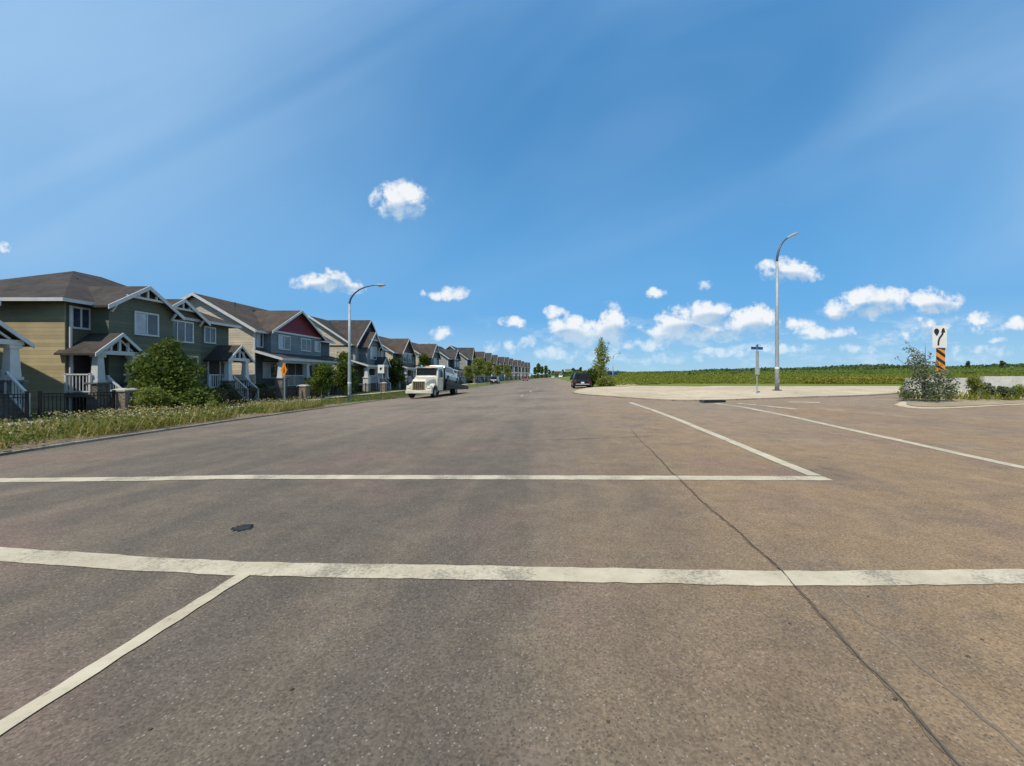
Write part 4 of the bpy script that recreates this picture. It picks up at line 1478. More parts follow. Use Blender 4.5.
def flat_shape(b, poly, y, th=0.002):
    b.extrude(poly, 'y', y - th, y)
    return b


# keep-right sign with hazard board on the island
sx, sy = G(939, 404)
sy += 0.95
sx = PX(939.5, sy)
k = sy / F
zs0 = float(zg(sx, sy)) + 0.03
t = thing('traffic_sign', 'white keep-right sign over an orange and black striped hazard board on the island', 'traffic sign', (sx, sy, zs0), -0.05)
Zp = lambda py: CAMZ - (py - CY) * k - zs0
b = MB(); b.box(-0.03, 0.03, 0.0, 0.05, -0.2, Zp(326.5)); b.build('post', M_GALV, t)
zc, hw, hh = (Zp(325.5) + Zp(347.5)) / 2, 6.9 * k, (Zp(325.5) - Zp(347.5)) / 2
b = MB(); plate(b, hw * 2, hh * 2, 0.006, 0, zc, -0.002)
pn = b.build('sign_panel', M_SIGNWHITE, t, False, 0.0)
b = MB()
yy = -0.0085
# black drop to the left
cx, cz, r = -hw * 0.42, zc + hh * 0.47, hw * 0.36
flat_shape(b, [(cx + r * math.cos(a), cz + r * 1.15 * math.sin(a)) for a in [2 * PI * i / 20 for i in range(20)]], yy)
flat_shape(b, [(cx - r * 0.8, cz - r * 0.75), (cx + r * 0.85, cz - r * 0.7), (cx + r * 0.12, cz - r * 2.0)], yy - 0.0005)
# arrow from the foot bending to the upper right
path = [(-hw * 0.18, zc - hh * 0.82), (-hw * 0.16, zc - hh * 0.45), (0.0, zc - hh * 0.12), (hw * 0.34, zc + hh * 0.16), (hw * 0.45, zc + hh * 0.36)]
wd = hw * 0.13
Lp, Rp = [], []
for i, p in enumerate(path):
    q0, q1 = path[max(i - 1, 0)], path[min(i + 1, len(path) - 1)]
    dx, dz_ = q1[0] - q0[0], q1[1] - q0[1]
    l = math.hypot(dx, dz_)
    Lp.append((p[0] - dz_ / l * wd, p[1] + dx / l * wd)); Rp.append((p[0] + dz_ / l * wd, p[1] - dx / l * wd))
for i in range(len(path) - 1):
    flat_shape(b, [Lp[i], Lp[i + 1], Rp[i + 1], Rp[i]], yy - 0.001 - 0.0004 * i)
flat_shape(b, [(hw * 0.18, zc + hh * 0.36), (hw * 0.78, zc + hh * 0.36), (hw * 0.62, zc + hh * 0.78), (hw * 0.36, zc + hh * 0.72)], yy - 0.003)
b.build('arrow_symbol', M_SIGNBLACK, pn)
zt, zb, w2 = Zp(348), Zp(371), 4.3 * k
b = MB(); plate(b, w2 * 2, zt - zb, 0.006, 1.0 * k, (zt + zb) / 2, -0.002)
hz_ = b.build('hazard_board', M_SIGNAMBER, t)
b = MB()
sp_ = (zt - zb) / 3.0
for i in range(-1, 5):
    z1 = zt - i * sp_
    x0, x1 = 1.0 * k - w2, 1.0 * k + w2
    # stripes falling to the right
    poly = [(x0, z1), (x1, z1 - w2 * 1.5), (x1, z1 - w2 * 1.5 - sp_ * 0.46), (x0, z1 - sp_ * 0.46)]
    cl = [(px_, min(max(pz_, zb), zt)) for px_, pz_ in poly]
    if max(c[1] for c in cl) - min(c[1] for c in cl) > 0.03:
        flat_shape(b, cl, yy - 0.0003 * (i + 1))
b.build('stripes', M_SIGNBLACK, hz_)

# orange diamond sign in the bed
ox, oy = PX(284, 25.0), 25.0
k = oy / F
zs0 = float(zg(ox, oy)) + 0.08
t = thing('warning_sign', 'orange diamond roadworks sign on a thin post in the kerbside bed', 'warning sign', (ox, oy, zs0), -0.62)
zc = CAMZ - (370 - CY) * k - zs0
b = MB(); b.box(-0.035, 0.035, 0.0, 0.06, -0.2, zc + 0.3); b.build('post', M_SIGNBACK, t)
b = MB()
r = 0.47
b.extrude([(-r, zc), (0, zc - r), (r, zc), (0, zc + r)], 'y', -0.008, -0.001)
pn = b.build('sign_panel', M_SIGNORANGE, t)
b = MB()
flat_shape(b, [(0.06 + 0.045 * math.cos(a), zc + 0.17 + 0.045 * math.sin(a)) for a in [2 * PI * i / 12 for i in range(12)]], -0.0085)
flat_shape(b, [(-0.05, zc + 0.1), (0.06, zc + 0.12), (0.08, zc - 0.02), (-0.02, zc - 0.03)], -0.009)
flat_shape(b, [(-0.02, zc - 0.03), (0.08, zc - 0.02), (0.12, zc - 0.2), (0.07, zc - 0.2), (0.03, zc - 0.07), (-0.07, zc - 0.2), (-0.12, zc - 0.2)], -0.0095)
flat_shape(b, [(0.05, zc + 0.1), (0.2, zc - 0.1), (0.18, zc - 0.12), (0.03, zc + 0.05)], -0.010)
b.build('worker_symbol', M_SIGNBLACK, pn)

# small white sign at the left
wx_, wy_ = PX(381, 43.0), 43.0
k = wy_ / F
zs0 = float(zg(wx_, wy_)) + 0.05
t = thing('parking_sign', 'small white sign with a black mark beside the footway left of the tow truck', 'sign', (wx_, wy_, zs0), -0.1)
zc = CAMZ - (369 - CY) * k - zs0
b = MB(); b.box(-0.03, 0.03, 0, 0.05, -0.2, zc + 0.4); b.build('post', M_DARKSTEEL, t)
b = MB(); plate(b, 0.72, 0.9, 0.006, 0, zc, -0.001)
pn = b.build('sign_panel', M_SIGNWHITE, t)
b = MB()
flat_shape(b, [(-0.03 + 0.12 * math.cos(a), zc + 0.02 + 0.17 * math.sin(a)) for a in [2 * PI * i / 18 for i in range(18)]], -0.0085)
flat_shape(b, [(0.03, zc + 0.16), (0.17, zc + 0.16), (0.17, zc + 0.06), (0.03, zc + 0.06)], -0.009)
b.build('mark', M_SIGNBLACK, pn)

# street-name post on the corner
nx, ny = G(757, 394.5)
k = ny / F
zs0 = float(zg(nx, ny)) + 0.06
t = thing('street_name_sign', 'street name post with two crossed blue blades on the pale corner pavement', 'street sign', (nx, ny, zs0), 0.0)
Zp = lambda py: CAMZ - (py - CY) * k - zs0
b = MB(); b.tube([(0, 0, -0.1), (0, 0, Zp(345))], 0.032, 8); b.build('post', M_GALV, t)
b = MB(); b.box(-0.09, 0.09, -0.05, -0.034, Zp(368), Zp(351)); b.build('sign_back', M_SIGNBACK, t)
b = MB(); b.box(-0.15, 0.12, -0.07, -0.052, Zp(374.5), Zp(367.5)); b.build('small_plate', M_SIGNBACK, t)
for a, z0, z1, L in ((0.3, 349.6, 346.9, 0.86), (1.25, 347.6, 344.6, 0.8)):
    b = MB()
    ca, sa = math.cos(a) * L / 2, math.sin(a) * L / 2
    b.bar((-ca, -sa, (Zp(z0) + Zp(z1)) / 2), (ca, sa, (Zp(z0) + Zp(z1)) / 2), 0.012, Zp(z1) - Zp(z0))
    b.build('name_blade', M_SIGNBLUE, t)


# concrete barriers
def barrier(label, x0, x1, y, top, ang=0.0):
    L = x1 - x0
    z0 = float(zg((x0 + x1) / 2, y)) + 0.03
    t = thing('concrete_barrier', label, 'barrier', ((x0 + x1) / 2, y, z0), ang, 'concrete barriers on the corner island')
    H = top - z0
    prof = [(-0.32, -0.1), (0.32, -0.1), (0.32, H * 0.1), (0.2, H * 0.36), (0.11, H), (-0.11, H), (-0.2, H * 0.36), (-0.32, H * 0.1)]
    b = MB(); b.extrude(prof, 'x', -L / 2, L / 2)
    b.build('block', M_BARRIER, t, False, 0.025)
    for s in (-0.28, 0.28):
        b = MB()
        b.tube([(s * L - 0.12, 0, H - 0.02), (s * L - 0.1, 0, H + 0.07), (s * L + 0.1, 0, H + 0.07), (s * L + 0.12, 0, H - 0.02)], 0.013, 6)
        b.build('lifting_loop', M_DARKSTEEL, t)


yb = 20.9
zt = lambda py, Y: CAMZ - (py - CY) * Y / F
barrier('weathered concrete barrier behind the willow bush and keep-right sign', PX(907, yb), PX(968.5, yb), yb, zt(377.8, yb))
barrier('weathered concrete barrier at the right picture edge behind the weeds', PX(985, yb), PX(1050, yb), yb + 0.1, zt(376.3, yb + 0.1), -0.03)

# utility box behind the low bush
ux, uy = PX(603, 49.5), 49.5
t = thing('utility_box', 'small white utility box half hidden behind the low bush near the black car', 'utility box', (ux, uy, float(zg(ux, uy))))
b = MB(); b.box(-0.32, 0.32, -0.25, 0.25, -0.1, 1.25); b.build('housing', M_SIGNWHITE, t, False, 0.03)
b = MB(); b.box(-0.36, 0.36, -0.29, 0.29, 1.26, 1.36); b.build('lid', M_DARKSTEEL, t, False, 0.02)
b = MB(); b.box(-0.26, 0.26, -0.262, -0.252, 0.15, 1.1); b.build('door', M_SIGNWHITE, t)

# ------------------------------------------------------------------ vehicles
def car_paint(name, col, rough=0.28, metal=0.2):
    m = pm(name, col, rough, 0.1, 2.0, metal, 0.6)
    p = m.node_tree.nodes['Principled BSDF']
    p.inputs['Coat Weight'].default_value = 0.5
    p.inputs['Coat Roughness'].default_value = 0.08
    return m


CP_BLACK = car_paint('black_car_paint', (0.010, 0.010, 0.012))
CP_BLACK.node_tree.nodes['Principled BSDF'].inputs['Coat Weight'].default_value = 0.12
CP_BLACK.node_tree.nodes['Principled BSDF'].inputs['Specular IOR Level'].default_value = 0.25
CP_BLUE = car_paint('dark_blue_car_paint', (0.025, 0.035, 0.075))
CP_WHITE = car_paint('white_car_paint', (0.72, 0.72, 0.69), 0.3, 0.0)
CP_CREAM = car_paint('cream_truck_paint', (0.66, 0.61, 0.47), 0.3, 0.0)
CP_SILVER = car_paint('silver_green_car_paint', (0.42, 0.52, 0.52), 0.3, 0.3)
CP_RED = car_paint('red_car_paint', (0.30, 0.03, 0.02))
M_PLASTIC = pm('black_plastic', (0.02, 0.02, 0.021), 0.6, 0.2)
M_BRASS = pm('tan_grille', (0.26, 0.20, 0.10), 0.35, 0.25, 9.0, 0.6)  # gold-tan metal of the truck's grille bars
M_DECK = pm('tow_deck_steel', (0.045, 0.045, 0.047), 0.55, 0.3, 3.0, 0.3)


def wheel(par, x, y, r, w, side):
    b = MB()
    prof = [(r * 0.6, -w / 2), (r * 0.93, -w / 2), (r, -w / 2 + 0.04), (r, w / 2 - 0.04), (r * 0.93, w / 2), (r * 0.6, w / 2)]
    n = 20
    rings = [[(x + o, y + q * math.cos(2 * PI * k / n), r + q * math.sin(2 * PI * k / n)) for k in range(n)] for q, o in prof]
    b.loft(rings, False)
    wl = b.build('wheel', M_RUBBER, par)
    b = MB()
    b.tube([(x + side * (w / 2 - 0.05), y, r), (x + side * (w / 2 - 0.02), y, r)], [r * 0.61, r * 0.56], 18)
    for k in range(5):
        a = 2 * PI * k / 5
        b.bar((x + side * (w / 2 - 0.012), y, r), (x + side * (w / 2 - 0.012), y + r * 0.52 * math.cos(a), r + r * 0.52 * math.sin(a)), 0.07, 0.03)
    b.build('rim', M_RIM, wl)
    return wl


def quad_inset(b, q, t0=0.08, t1=0.92, s0=0.1, s1=0.9, off=0.012, outward=None):
    """A thin pane lying on the quad q (bl, br, tr, tl)."""
    q = [Vector(p) for p in q]
    def at(u, v): return (q[0].lerp(q[1], u)).lerp(q[3].lerp(q[2], u), v)
    p = [at(t0, s0), at(t1, s0), at(t1, s1), at(t0, s1)]
    n = (q[1] - q[0]).cross(q[3] - q[0]).normalized()
    if outward is not None and n.dot(Vector(outward)) < 0: n = -n
    b.loft([[x - n * 0.02 for x in p], [x + n * off for x in p]])


def car(label, x, y, rotz, paint, L=4.7, W=1.86, H=1.72, style='suv', group=None, z=None, tilt=0.0, name='parked_car'):
    """Local +y is the front."""
    zz = float(zg(x, y)) + 0.005 if z is None else z
    t = thing(name, label, 'car', (x, y, zz), 0, group)
    t.rotation_mode = 'ZYX' if False else 'XYZ'
    t.rotation_euler = (tilt, 0, rotz)
    w = W / 2
    belt = H * (0.58 if style != 'sedan' else 0.62)
    hood = belt * (0.92 if style != 'sedan' else 0.86)
    rear_top = belt if style != 'sedan' else belt * 0.97
    sec = [(-L / 2, 0.80, 0.36, rear_top * 0.80), (-L / 2 + 0.10, 0.93, 0.26, rear_top * 0.96), (-L / 2 + 0.4, 1.0, 0.22, rear_top),
           (-L * 0.1, 1.0, 0.2, belt), (L * 0.2, 1.0, 0.2, belt * 0.99), (L * 0.3, 0.99, 0.21, hood * 1.01), (L / 2 - 0.3, 0.95, 0.23, hood * 0.93), (L / 2 - 0.06, 0.86, 0.28, hood * 0.8), (L / 2, 0.76, 0.34, hood * 0.68)]
    b = MB()
    rings = []
    for yy, k, z0, z1 in sec:
        q = w * k
        rings.append([(-q * 0.86, yy, z0), (-q, yy, z0 + 0.14), (-q, yy, z1 * 0.72), (-q * 0.95, yy, z1 - 0.06), (-q * 0.84, yy, z1), (q * 0.84, yy, z1), (q * 0.95, yy, z1 - 0.06), (q, yy, z1 * 0.72), (q, yy, z0 + 0.14), (q * 0.86, yy, z0)])
    b.loft(rings)
    if style == 'sedan':
        yb0, yt0, yt1, yb1 = -L * 0.36, -L * 0.2, L * 0.06, L * 0.25
    else:
        yb0, yt0, yt1, yb1 = -L / 2 + 0.1, -L / 2 + 0.42, L * 0.1, L * 0.27
    q, p = w * 0.93, w * 0.74
    z0, z1 = belt - 0.06, H
    bot = [(-q, yb0, z0), (q, yb0, z0), (q, yb1, z0), (-q, yb1, z0)]
    m1 = [(-p * 1.03, yt0 - 0.04, z1 - 0.07), (p * 1.03, yt0 - 0.04, z1 - 0.07), (p * 1.03, yt1 + 0.1, z1 - 0.07), (-p * 1.03, yt1 + 0.1, z1 - 0.07)]
    top = [(-p * 0.9, yt0 + 0.08, z1), (p * 0.9, yt0 + 0.08, z1), (p * 0.9, yt1 - 0.08, z1), (-p * 0.9, yt1 - 0.08, z1)]
    b.loft([bot, m1, top])
    b.build('body', paint, t, True).data.shade_smooth() if False else b.build('body', paint, t)
    for nm, qd, out, r in (('rear_window', (bot[0], bot[1], m1[1], m1[0]), (0, -1, 0), (0.1, 0.9, 0.2, 0.92)), ('windscreen', (bot[2], bot[3], m1[3], m1[2]), (0, 1, 0), (0.06, 0.94, 0.12, 0.95)),
                           ('side_window', (bot[0], bot[3], m1[3], m1[0]), (-1, 0, 0), (0.1, 0.88, 0.16, 0.9)), ('side_window', (bot[1], bot[2], m1[2], m1[1]), (1, 0, 0), (0.1, 0.88, 0.16, 0.9))):
        m = MB()
        quad_inset(m, qd, *r, 0.012, out)
        m.build(nm, M_CARGLASS, t)
    rw = 0.36 if style != 'sedan' else 0.32
    for sx in (-1, 1):
        for yy in (-L * 0.3, L * 0.31):
            wheel(t, sx * (w - 0.10), yy, rw, 0.24, sx)
    for sx in (-1, 1):
        m = MB(); m.box(sx * w * 0.62, sx * w * 0.93, -L / 2 - 0.012, -L / 2 + 0.12, rear_top * 0.62, rear_top * 0.79); m.build('tail_light', M_REDLAMP, t, False, 0.01)
        m = MB(); m.box(sx * w * 0.5, sx * w * 0.82, L / 2 - 0.12, L / 2 + 0.012, hood * 0.56, hood * 0.68); m.build('headlight', M_LAMP, t, False, 0.01)
        m = MB(); m.box(sx * (w + 0.02), sx * (w + 0.2), L * 0.19, L * 0.19 + 0.1, belt + 0.02, belt + 0.16); m.build('mirror', paint, t, False, 0.02)
    m = MB(); m.box(-w * 0.84, w * 0.84, -L / 2 - 0.07, -L / 2 + 0.1, 0.34, 0.52); m.build('bumper', M_PLASTIC, t, False, 0.02)
    m = MB(); m.box(-w * 0.6, w * 0.6, L / 2 - 0.05, L / 2 + 0.03, 0.3, 0.52); m.build('grille', M_PLASTIC, t, False, 0.01)
    m = MB(); m.box(-0.17, 0.17, -L / 2 - 0.02, -L / 2 + 0.05, rear_top * 0.55, rear_top * 0.55 + 0.16); m.build('number_plate', M_SIGNWHITE, t)
    return t


# black car parked at the right kerb, its back to us
cx_, cy_ = 3.45, 44.6
c0 = car('black hatchback-backed car parked by the corner bush, its rear and plate towards us', cx_, cy_, 0.0, CP_BLACK, 4.6, 1.95, 1.62)
m = MB(); m.box(-0.72, 0.72, -2.39, -2.371, 0.40, 0.485); m.build('chrome_strip', M_CHROME, c0)
# further vehicles
car('dark blue van parked on the left verge among the young trees', PX(495, 104), 104, 0.0, CP_BLUE, 5.0, 2.0, 1.95)
car('red car parked on the left, far beyond the dark blue van', PX(525.5, 150), 150, PI, CP_RED, 4.4, 1.8, 1.5, 'sedan')
car('white car driving far down the street, left of the white van', PX(553, 235), 235, PI, CP_WHITE, 4.5, 1.85, 1.55, 'sedan')
car('white van driving far down the street', PX(560.5, 225), 225, PI, CP_WHITE, 5.2, 2.1, 2.4)
car('dark car parked far ahead just left of the black car', PX(573.5, 120), 120, 0.0, CP_BLACK, 4.6, 1.85, 1.6)
car('dark blue car roof showing beyond the bush right of the poplar', PX(610, 118), 118, 0.9, CP_BLUE, 4.6, 1.85, 1.75)

# flat-deck tow truck facing us on the left
TX, TY = -10.95, 33.2
tz = float(zg(TX, TY + 4))
t = thing('tow_truck', 'cream white flat-deck tow truck parked facing us at the left kerb', 'tow truck', (TX, TY, tz), PI - 0.075)
# local: front bumper at y = 0, going back along -y
m = MB()
for sx in (-1, 1): m.box(sx * 0.36, sx * 0.5, -9.2, -0.3, 0.62, 0.88)
for yy in (-2.6, -4.6, -6.6, -8.9): m.box(-0.36, 0.36, yy, yy + 0.14, 0.66, 0.84)
m.build('chassis', M_PLASTIC, t)
m = MB()
rings = []
for yy, wt, zt_ in ((-0.12, 0.60, 1.42), (-0.28, 0.66, 1.60), (-0.9, 0.76, 1.74), (-1.75, 0.86, 1.84)):
    rings.append([(-wt, yy, 0.72), (-wt, yy, zt_ - 0.18), (-wt * 0.82, yy, zt_), (wt * 0.82, yy, zt_), (wt, yy, zt_ - 0.18), (wt, yy, 0.72)])
m.loft(rings)
m.build('hood', CP_CREAM, t, False, 0.02)
m = MB()                                           # cab
def cr(yy, wb, wt, z0, z1): return [(-wb, yy, z0), (-wb * 1.0, yy, 1.72), (-wt, yy, z1 - 0.08), (-wt * 0.9, yy, z1), (wt * 0.9, yy, z1), (wt, yy, z1 - 0.08), (wb, yy, 1.72), (wb, yy, z0)]
m.loft([cr(-1.72, 1.02, 0.9, 0.8, 1.86), cr(-1.78, 1.04, 0.94, 0.72, 1.95), cr(-1.98, 1.06, 0.98, 0.62, 2.64), cr(-2.4, 1.06, 1.0, 0.62, 2.72), cr(-3.0, 1.06, 1.0, 0.62, 2.72), cr(-3.1, 1.04, 0.97, 0.66, 2.66)])
cab = m.build('cab', CP_CREAM, t)
m = MB()
quad_inset(m, [(-0.95, -1.73, 1.92), (0.95, -1.73, 1.92), (0.97, -1.935, 2.58), (-0.97, -1.935, 2.58)], 0.04, 0.96, 0.08, 0.95, 0.035, (0, 1, 0.3))
m.build('windscreen', M_CARGLASS, cab)
for sx in (-1, 1):
    m = MB()
    quad_inset(m, [(sx * 1.06, -2.0, 1.72), (sx * 1.06, -2.9, 1.72), (sx * 1.0, -2.9, 2.62), (sx * 1.0, -2.25, 2.62)], 0.06, 0.94, 0.06, 0.86, 0.015, (sx, 0, 0))
    m.build('side_window', M_CARGLASS, cab)
    m = MB(); m.box(sx * 1.062, sx * 1.075, -2.95, -1.95, 0.8, 1.66); dr = m.build('door', CP_CREAM, cab, False, 0.004)
    m = MB(); m.box(sx * 1.076, sx * 1.1, -2.88, -2.72, 1.5, 1.54); m.build('handle', M_PLASTIC, dr)
m = MB(); m.loft([[(-1.0, -2.0, 2.68), (1.0, -2.0, 2.68), (1.0, -2.0, 2.71), (-1.0, -2.0, 2.71)], [(-0.98, -1.78, 2.60), (0.98, -1.78, 2.60), (0.98, -1.76, 2.63), (-0.98, -1.76, 2.63)]]); m.build('sun_visor', CP_CREAM, t)
m = MB(); m.box(-0.5, 0.5, -0.115, -0.09, 0.78, 1.42)
g = m.build('grille', M_PLASTIC, t)
m = MB()
for k in range(6): m.box(-0.46 + k * 0.163, -0.36 + k * 0.163, -0.0885, -0.06, 0.82, 1.38)
m.box(-0.54, 0.54, -0.0595, -0.045, 1.38, 1.44); m.box(-0.54, 0.54, -0.0595, -0.045, 0.76, 0.82)
m.build('bars', M_BRASS, g)
m = MB()
m.loft([[(-1.12, -0.35, 0.42), (1.12, -0.35, 0.42), (1.12, -0.35, 0.72), (-1.12, -0.35, 0.72)], [(-1.12, -0.08, 0.42), (1.12, -0.08, 0.42), (1.12, -0.08, 0.72), (-1.12, -0.08, 0.72)], [(-0.8, 0.05, 0.44), (0.8, 0.05, 0.44), (0.8, 0.05, 0.7), (-0.8, 0.05, 0.7)]])
m.build('bumper', CP_CREAM, t, False, 0.02)
m = MB(); m.box(-0.26, 0.26, 0.052, 0.062, 0.5, 0.64); m.build('number_plate', M_SIGNWHITE, t)
for sx in (-1, 1):
    m = MB()                                      # sweeping front fender
    rr = []
    for a in range(0, 9):
        an = PI * a / 8
        yy, zz = -1.0 + 0.66 * math.cos(an), 0.62 + 0.62 * math.sin(an)
        x0, x1 = sx * 0.62, sx * 1.12
        rr.append([(x0, yy, zz - 0.08), (x1, yy, zz - 0.14), (x1, yy, zz - 0.05), (x1 - sx * 0.08, yy, zz), (x0, yy, zz + 0.07)])
    m.loft(rr)
    m.box(sx * 0.62, sx * 1.08, -0.38, -0.16, 0.7, 1.1)
    m.build('fender', CP_CREAM, t)
    m = MB(); m.box(sx * 0.7, sx * 1.0, -0.159, -0.12, 0.86, 1.06); m.build('headlight', M_LAMP, t, False, 0.02)
    m = MB()
    m.bar((sx * 1.04, -2.0, 1.75), (sx * 1.32, -1.9, 1.85), 0.03); m.bar((sx * 1.04, -2.0, 2.35), (sx * 1.32, -1.9, 2.25), 0.03)
    m.box(sx * 1.24, sx * 1.42, -1.97, -1.87, 1.78, 2.3)
    m.build('mirror', M_PLASTIC, t)
    m = MB(); m.tube([(sx * 0.98, -3.22, 0.8), (sx * 0.98, -3.22, 2.75), (sx * 0.98, -3.3, 2.85)], 0.065, 10); m.build('exhaust_stack', M_CHROME, t, True)
    m = MB(); m.box(sx * 0.55, sx * 1.12, -5.0, -3.6, 0.55, 1.0); m.build('tool_box', M_PLASTIC, t, False, 0.02)
    m = MB(); m.loft([[(sx * 1.18, dk, z0), (sx * 1.21, dk, z0), (sx * 1.21, dk, z1), (sx * 1.18, dk, z1)] for dk, z0, z1 in ((-3.55, 0.75, 1.1), (-8.8, 0.5, 0.62))]); m.build('deck_shade_panel', M_PLASTIC, t)  # dark panel added to stand for the shade under the deck
    wheel(t, sx * 0.96, -1.0, 0.48, 0.28, sx)
    for yy in (-6.5,):
        wheel(t, sx * 0.92, yy, 0.48, 0.5, sx)
m = MB(); m.box(-0.5, 0.5, -2.9, -2.7, 2.721, 2.79); m.build('light_bar', M_SIGNAMBER, t, False, 0.03)
m = MB()                                          # headboard behind the cab
for sx in (-1, 1): m.box(sx * 1.0, sx * 1.12, -3.45, -3.35, 1.0, 2.55)
m.box(-1.12, 1.12, -3.46, -3.34, 2.551, 2.65); m.box(-1.0, 1.0, -3.43, -3.38, 1.5, 1.58)
for k in range(7): m.box(-0.9 + k * 0.28, -0.86 + k * 0.28, -3.42, -3.39, 1.58, 2.55)
m.build('headboard', M_DECK, t)
dk0, dk1, zd0, zd1 = -3.5, -10.6, 1.28, 0.62    # deck slid back and tipped a little
m = MB()
m.loft([[(-1.25, dk0, zd0 - 0.16), (1.25, dk0, zd0 - 0.16), (1.25, dk0, zd0), (-1.25, dk0, zd0)], [(-1.25, dk1, zd1 - 0.16), (1.25, dk1, zd1 - 0.16), (1.25, dk1, zd1), (-1.25, dk1, zd1)]])
for sx in (-1, 1): m.bar((sx * 1.23, dk0, zd0 + 0.09), (sx * 1.23, dk1, zd1 + 0.09), 0.06, 0.16)
m.build('deck', M_DECK, t)
# loaded car: stands on the deck
sl_ = math.atan2(zd0 - zd1, dk0 - dk1)
lc = -6.2
zl = zd0 - (dk0 - lc) * math.tan(sl_)
ca = car('silver green car loaded on the tow truck deck behind the cab', TX - lc * math.sin(0.075), TY - lc * math.cos(0.075), -0.075, CP_SILVER, 4.7, 1.86, 1.62, 'suv', None, tz + zl + 0.1, -sl_, 'loaded_car')

# ------------------------------------------------------------------ far buildings at the end of the street
def shop(label, X, Y, w, d, h, mat, roofm, wins=4):
    t = thing('far_building', label, 'building', (X, Y, float(zg(X, Y))), 0, 'far buildings at the end of the street')
    b = MB(); b.box(-w / 2, w / 2, 0, d, -0.5, h); b.build('wall', mat, t)
    b = MB(); b.box(-w / 2 - 0.4, w / 2 + 0.4, -0.4, d + 0.4, h + 0.003, h + 1.0); b.build('roof', roofm, t)
    for k in range(wins):
        x = -w / 2 + (k + 0.5) * w / wins
        b = MB(); b.box(x - w / wins * 0.32, x + w / wins * 0.32, -0.06, 0.05, 1.0, h * 0.65); b.build('window', M_GLASS, t)


shop('low far building with a white roof, left of the far white cars', PX(557, 560), 560, 14, 15, 7.5, S_TAUPE, M_WHITE, 5)
shop('far white-roofed building just left of the black car', PX(569, 540), 540, 9, 12, 8.5, S_PALE, M_WHITE, 3)
shop('brown far building behind the black car', PX(577, 500), 500, 9, 12, 6.5, S_OLIVE, R_BROWN, 3)
shop('pale far building before the poplar', PX(584, 520), 520, 12, 12, 6.0, S_PALE, M_WHITE, 4)
for i, (px, h, w) in enumerate(((549, 9, 2.6), (553, 8, 2.4), (563, 9, 1.6), (573, 9.5, 2.0), (581, 10, 2.4), (590, 9, 2.6), (546, 10, 2.4))):
    Y = 480
    X = PX(px, Y)
    lab = 'dark far tree among the buildings at the end of the street, %s from the left' % ('second', 'third', 'fourth', 'fifth', 'sixth', 'seventh', 'first')[i]
    tree('far_tree', lab, 'tree', X, Y, sub_blobs(10, w, w, 1.5, h, w * 0.6, 'oval'), 260, 0.9, L_FAR, 1.5, 0.2, 'trees at the end of the street', 3)

# ------------------------------------------------------------------ sun, sky and camera
SUN_EL = math.radians(57)
sd = Vector((-0.50, -0.86, 0)).normalized()            # towards the sun, seen from above
to_sun = Vector((sd.x * math.cos(SUN_EL), sd.y * math.cos(SUN_EL), math.sin(SUN_EL)))
sun = bpy.data.lights.new('sun', 'SUN')
sun.energy = 4.2
sun.angle = math.radians(0.53)
sun.color = (1.0, 0.93, 0.81)
so = bpy.data.objects.new('sun', sun)
so.rotation_euler = to_sun.to_track_quat('Z', 'Y').to_euler()
so.location = (0, 0, 60)
C.objects.link(so)

w = bpy.data.worlds.new('World')
bpy.context.scene.world = w
w.use_nodes = True
nt = NT(w.node_tree)
bg = w.node_tree.nodes['Background']
sky = nt.new('ShaderNodeTexSky', sky_type='NISHITA')
sky.sun_disc = False
sky.sun_elevation = SUN_EL
sky.sun_rotation = math.atan2(sd.x, sd.y)
sky.altitude = 0
sky.air_density = 1.0
sky.dust_density = 0.3
sky.ozone_density = 3.0
SKY_K = 0.11
bg.inputs['Strength'].default_value = SKY_K

dirv = nt.new('ShaderNodeTexCoord').outputs['Generated']
sep = nt.new('ShaderNodeSeparateXYZ')
nt.link(dirv, sep.inputs[0])
ya = nt.math('MAXIMUM', nt.math('ABSOLUTE', sep.outputs['Y']), 0.03)
u = nt.math('DIVIDE', sep.outputs['X'], ya)
v = nt.math('DIVIDE', sep.outputs['Z'], ya)
comb = nt.new('ShaderNodeCombineXYZ')
nt.link(u, comb.inputs[0]); nt.link(v, comb.inputs[1])
P2 = comb.outputs[0]


def cu(px): return (px - CX) / F
def cv(py): return (CY - py) / F


# sky tint: a deeper, cleaner blue than bare air gives, paler to the horizon
el = nt.math('ARCSINE', sep.outputs['Z'])
g1 = nt.mix(nt.remap(el, -0.02, 0.14, 0, 1, False), tuple(k / SKY_K for k in (0.40, 0.64, 0.86)), tuple(k / SKY_K for k in (0.125, 0.415, 0.80)))
g2 = nt.mix(nt.remap(el, 0.14, 0.62), g1, tuple(k / SKY_K for k in (0.072, 0.28, 0.61)))
skyc = nt.mix(0.82, nt.mix(1.0, sky.outputs[0], (0.72, 0.98, 1.12), 'MULTIPLY'), g2)

